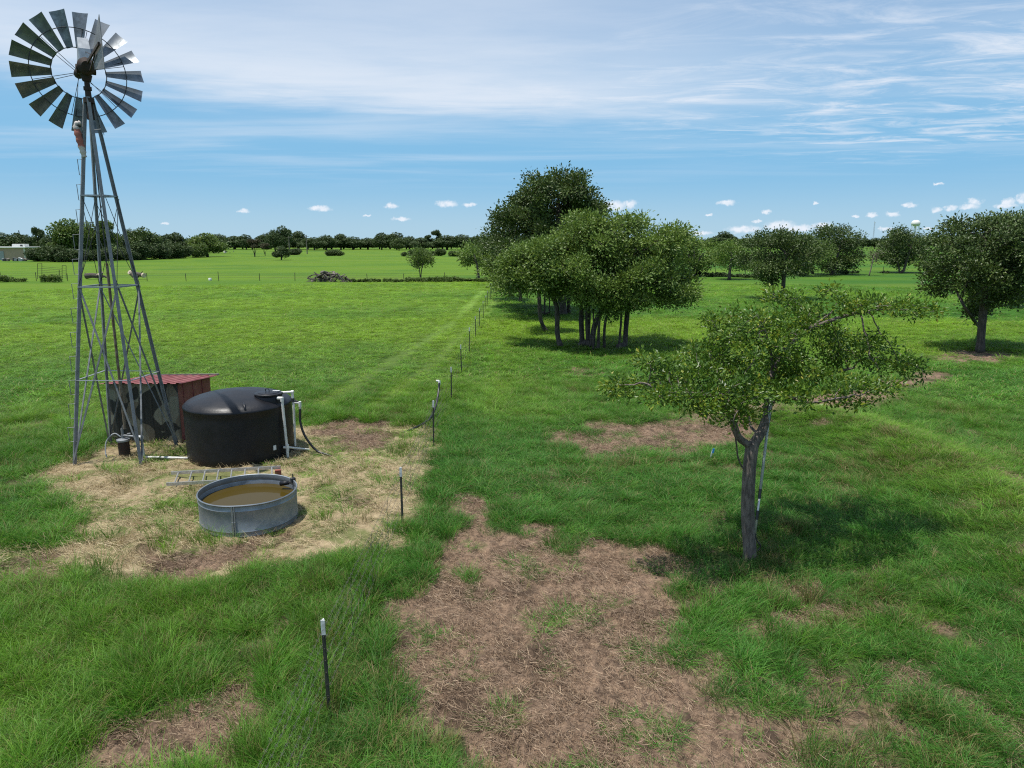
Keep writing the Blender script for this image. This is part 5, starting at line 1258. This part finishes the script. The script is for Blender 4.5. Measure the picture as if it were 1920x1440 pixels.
    mb = MB(); log(mb, [P(244, 511), P(250, 515), P(257, 521)], .34, .46); mb.build('trunk', DRYWOOD, t, True)
    mb = MB(); log(mb, [P(255, 513, .4), P(262, 515), P(269, 516)], .26, .34); mb.build('trunk', BARKD, t, True)
    for a, b_, r_ in ((P(268, 516, -.2), P(270.5, 516.3, -.3), .35), (P(242.6, 510.3, -.2), P(245, 511.5), .33), (P(252, 521.5, -.4), P(256, 521.5, -.5), .20)): MB().tube([a, b_], r_, 10).build('cut_end', CUTWOOD, t)
    mb = MB(); log(mb, [P(258, 515), P(264, 512), P(268, 508)], .10, .03, 6); mb.build('limb', BARKD, t)
    # brush pile: every bigger log by itself
    rr = random.Random(12); base = gp(618, 528); Y = base[1]; k = mpp(Y)
    for i in range(30):
        px = rr.uniform(584, 652); hgt = max(0.2, 1 - abs(px - 612) / 42) if px < 625 else max(.25, .85 - abs(px - 640) / 40)
        z = rr.uniform(.1, 1) * hgt * 1.55 + .12; x = at(px, 520, Y)[0]; y = Y + rr.uniform(-.9, 1.1); L = rr.uniform(1.0, 2.6); a = rr.uniform(0, 6.28); e = rr.gauss(.1, .35); r_ = rr.uniform(.09, .22)
        d = Vector((math.cos(a) * math.cos(e), math.sin(a) * math.cos(e) * .5, math.sin(e))); c = Vector((x, y, gz(x, y) + z)); s = Vector((rr.gauss(0, .12), rr.gauss(0, .12), rr.gauss(.05, .1)))
        mb = MB(); log(mb, [c - d * L / 2, c + s, c + d * L / 2], r_, r_ * .55, 8)
        o = mb.build('dead_log', DRYWOOD if rr.random() < .4 else BARKD, None, True, origin=c); tag(o, 'grey dead log tangled in the brush pile in the far pasture', 'log', 'dead logs heaped in the brush pile')
    mb = MB()
    for i in range(130):
        px = rr.uniform(578, 660); x = at(px, 520, Y)[0]; c = Vector((x, Y + rr.uniform(-1, 1), gz(x, Y) + rr.uniform(.05, 1.0) * max(.3, 1 - abs(px - 615) / 50))); d = Vector((rr.gauss(0, 1), rr.gauss(0, .6), rr.gauss(.35, .5))).normalized() * rr.uniform(.5, 1.6)
        mb.tube([c - d * .5, c + Vector((rr.gauss(0, .08), 0, .05)), c + d * .5], [.03, .025, .008], 4, False)
    tag(mb.build('brush', DRYWOOD, None, origin=(base[0], Y, 0)), kind='stuff')
    # poles and towers on the horizon
    for px, py, top, lab in ((576, 476, 441, 'grey wooden utility pole standing before the far tree line'), (543, 472, 444, 'thinner pole seen against the highest tree of the far tree line'), (43.5, 478, 433, 'leaning dark pole rising over the wood behind the tan barn')):
        p = gp(px, py); k = mpp(p[1]); h = (py - top) * k; z = gz(p[0], p[1]); t = thing('utility_pole', lab, 'utility pole', (p[0], p[1], z))
        MB().tube([(p[0], p[1], z - .2), (p[0] + (-.6 if px < 100 else 0), p[1], z + h)], [.28, .20], 8).build('pole', DRYWOOD if px > 100 else DARK, t)
        if px > 100: MB().box((p[0], p[1] - .25, z + h - .8), (2.6, .14, .16)).build('crossarm', DRYWOOD, t)
    Y = 1500; x = at(1640, 415, Y)[0]; zt = at(1640, 414, Y)[2]; t = thing('radio_mast', 'thin grey radio mast standing on the horizon between two oaks', 'mast', (x, Y, 0))
    mb = MB(); s = .9; C = [(x - s, Y - s), (x + s, Y - s), (x, Y + s)]
    for a, b_ in C: mb.tube([(a, b_, -1), (a, b_, zt - 3)], .16, 4)
    n = 26
    for i in range(n):
        for q in range(3):
            a, b_ = C[q], C[(q + 1) % 3]; mb.tube([(*a, (zt - 3) * i / n), (*b_, (zt - 3) * (i + 1) / n)], .10, 3, False)
    mb.build('lattice', GALVD, t); MB().tube([(x, Y, zt - 4), (x, Y, zt)], .2, 5).build('aerial', GALVD, t)
    for a in (-.9, .9): MB().box((x + a, Y - 1.2, zt - 3.6), (.6, .5, 2.2)).build('antenna', WHITE, t)
    Y = 1800; c = at(1717, 420, Y); k = mpp(Y, c[2]); r_ = 7.6 * k; x = c[0]; zb = at(1717, 424.5, Y)[2]; zt = at(1717, 412.5, Y)[2]
    t = thing('water_tower', 'white domed water tower on legs far off above the trees', 'water tower', (x, Y, 0)); H_ = zt - zb
    MB().lathe([(r_ * .25, 0), (r_ * .62, H_ * .05), (r_ * .95, H_ * .22), (r_, H_ * .36), (r_ * 1.0, H_ * .52), (r_ * .93, H_ * .70), (r_ * .70, H_ * .88), (r_ * .35, H_ * .98), (.3, H_)], 32, (x, Y, zb), True, True).build('tank', WHITE, t, True)
    MB().lathe([(r_ * 1.0, 0), (r_ * 1.06, 0), (r_ * 1.06, .9), (r_ * 1.0, .9)], 32, (x, Y, zb + H_ * .40)).build('balcony', WHITE, t)
    for q in range(6):
        a = q * math.pi / 3 + .3; MB().tube([(x + r_ * 1.02 * math.cos(a), Y + r_ * 1.02 * math.sin(a), -1), (x + r_ * .93 * math.cos(a), Y + r_ * .93 * math.sin(a), zb + H_ * .4)], .55, 6).build('leg', WHITE, t)
    MB().tube([(x, Y, -1), (x, Y, zb + 1)], 1.4, 10).build('riser', WHITE, t)
build_far_things()
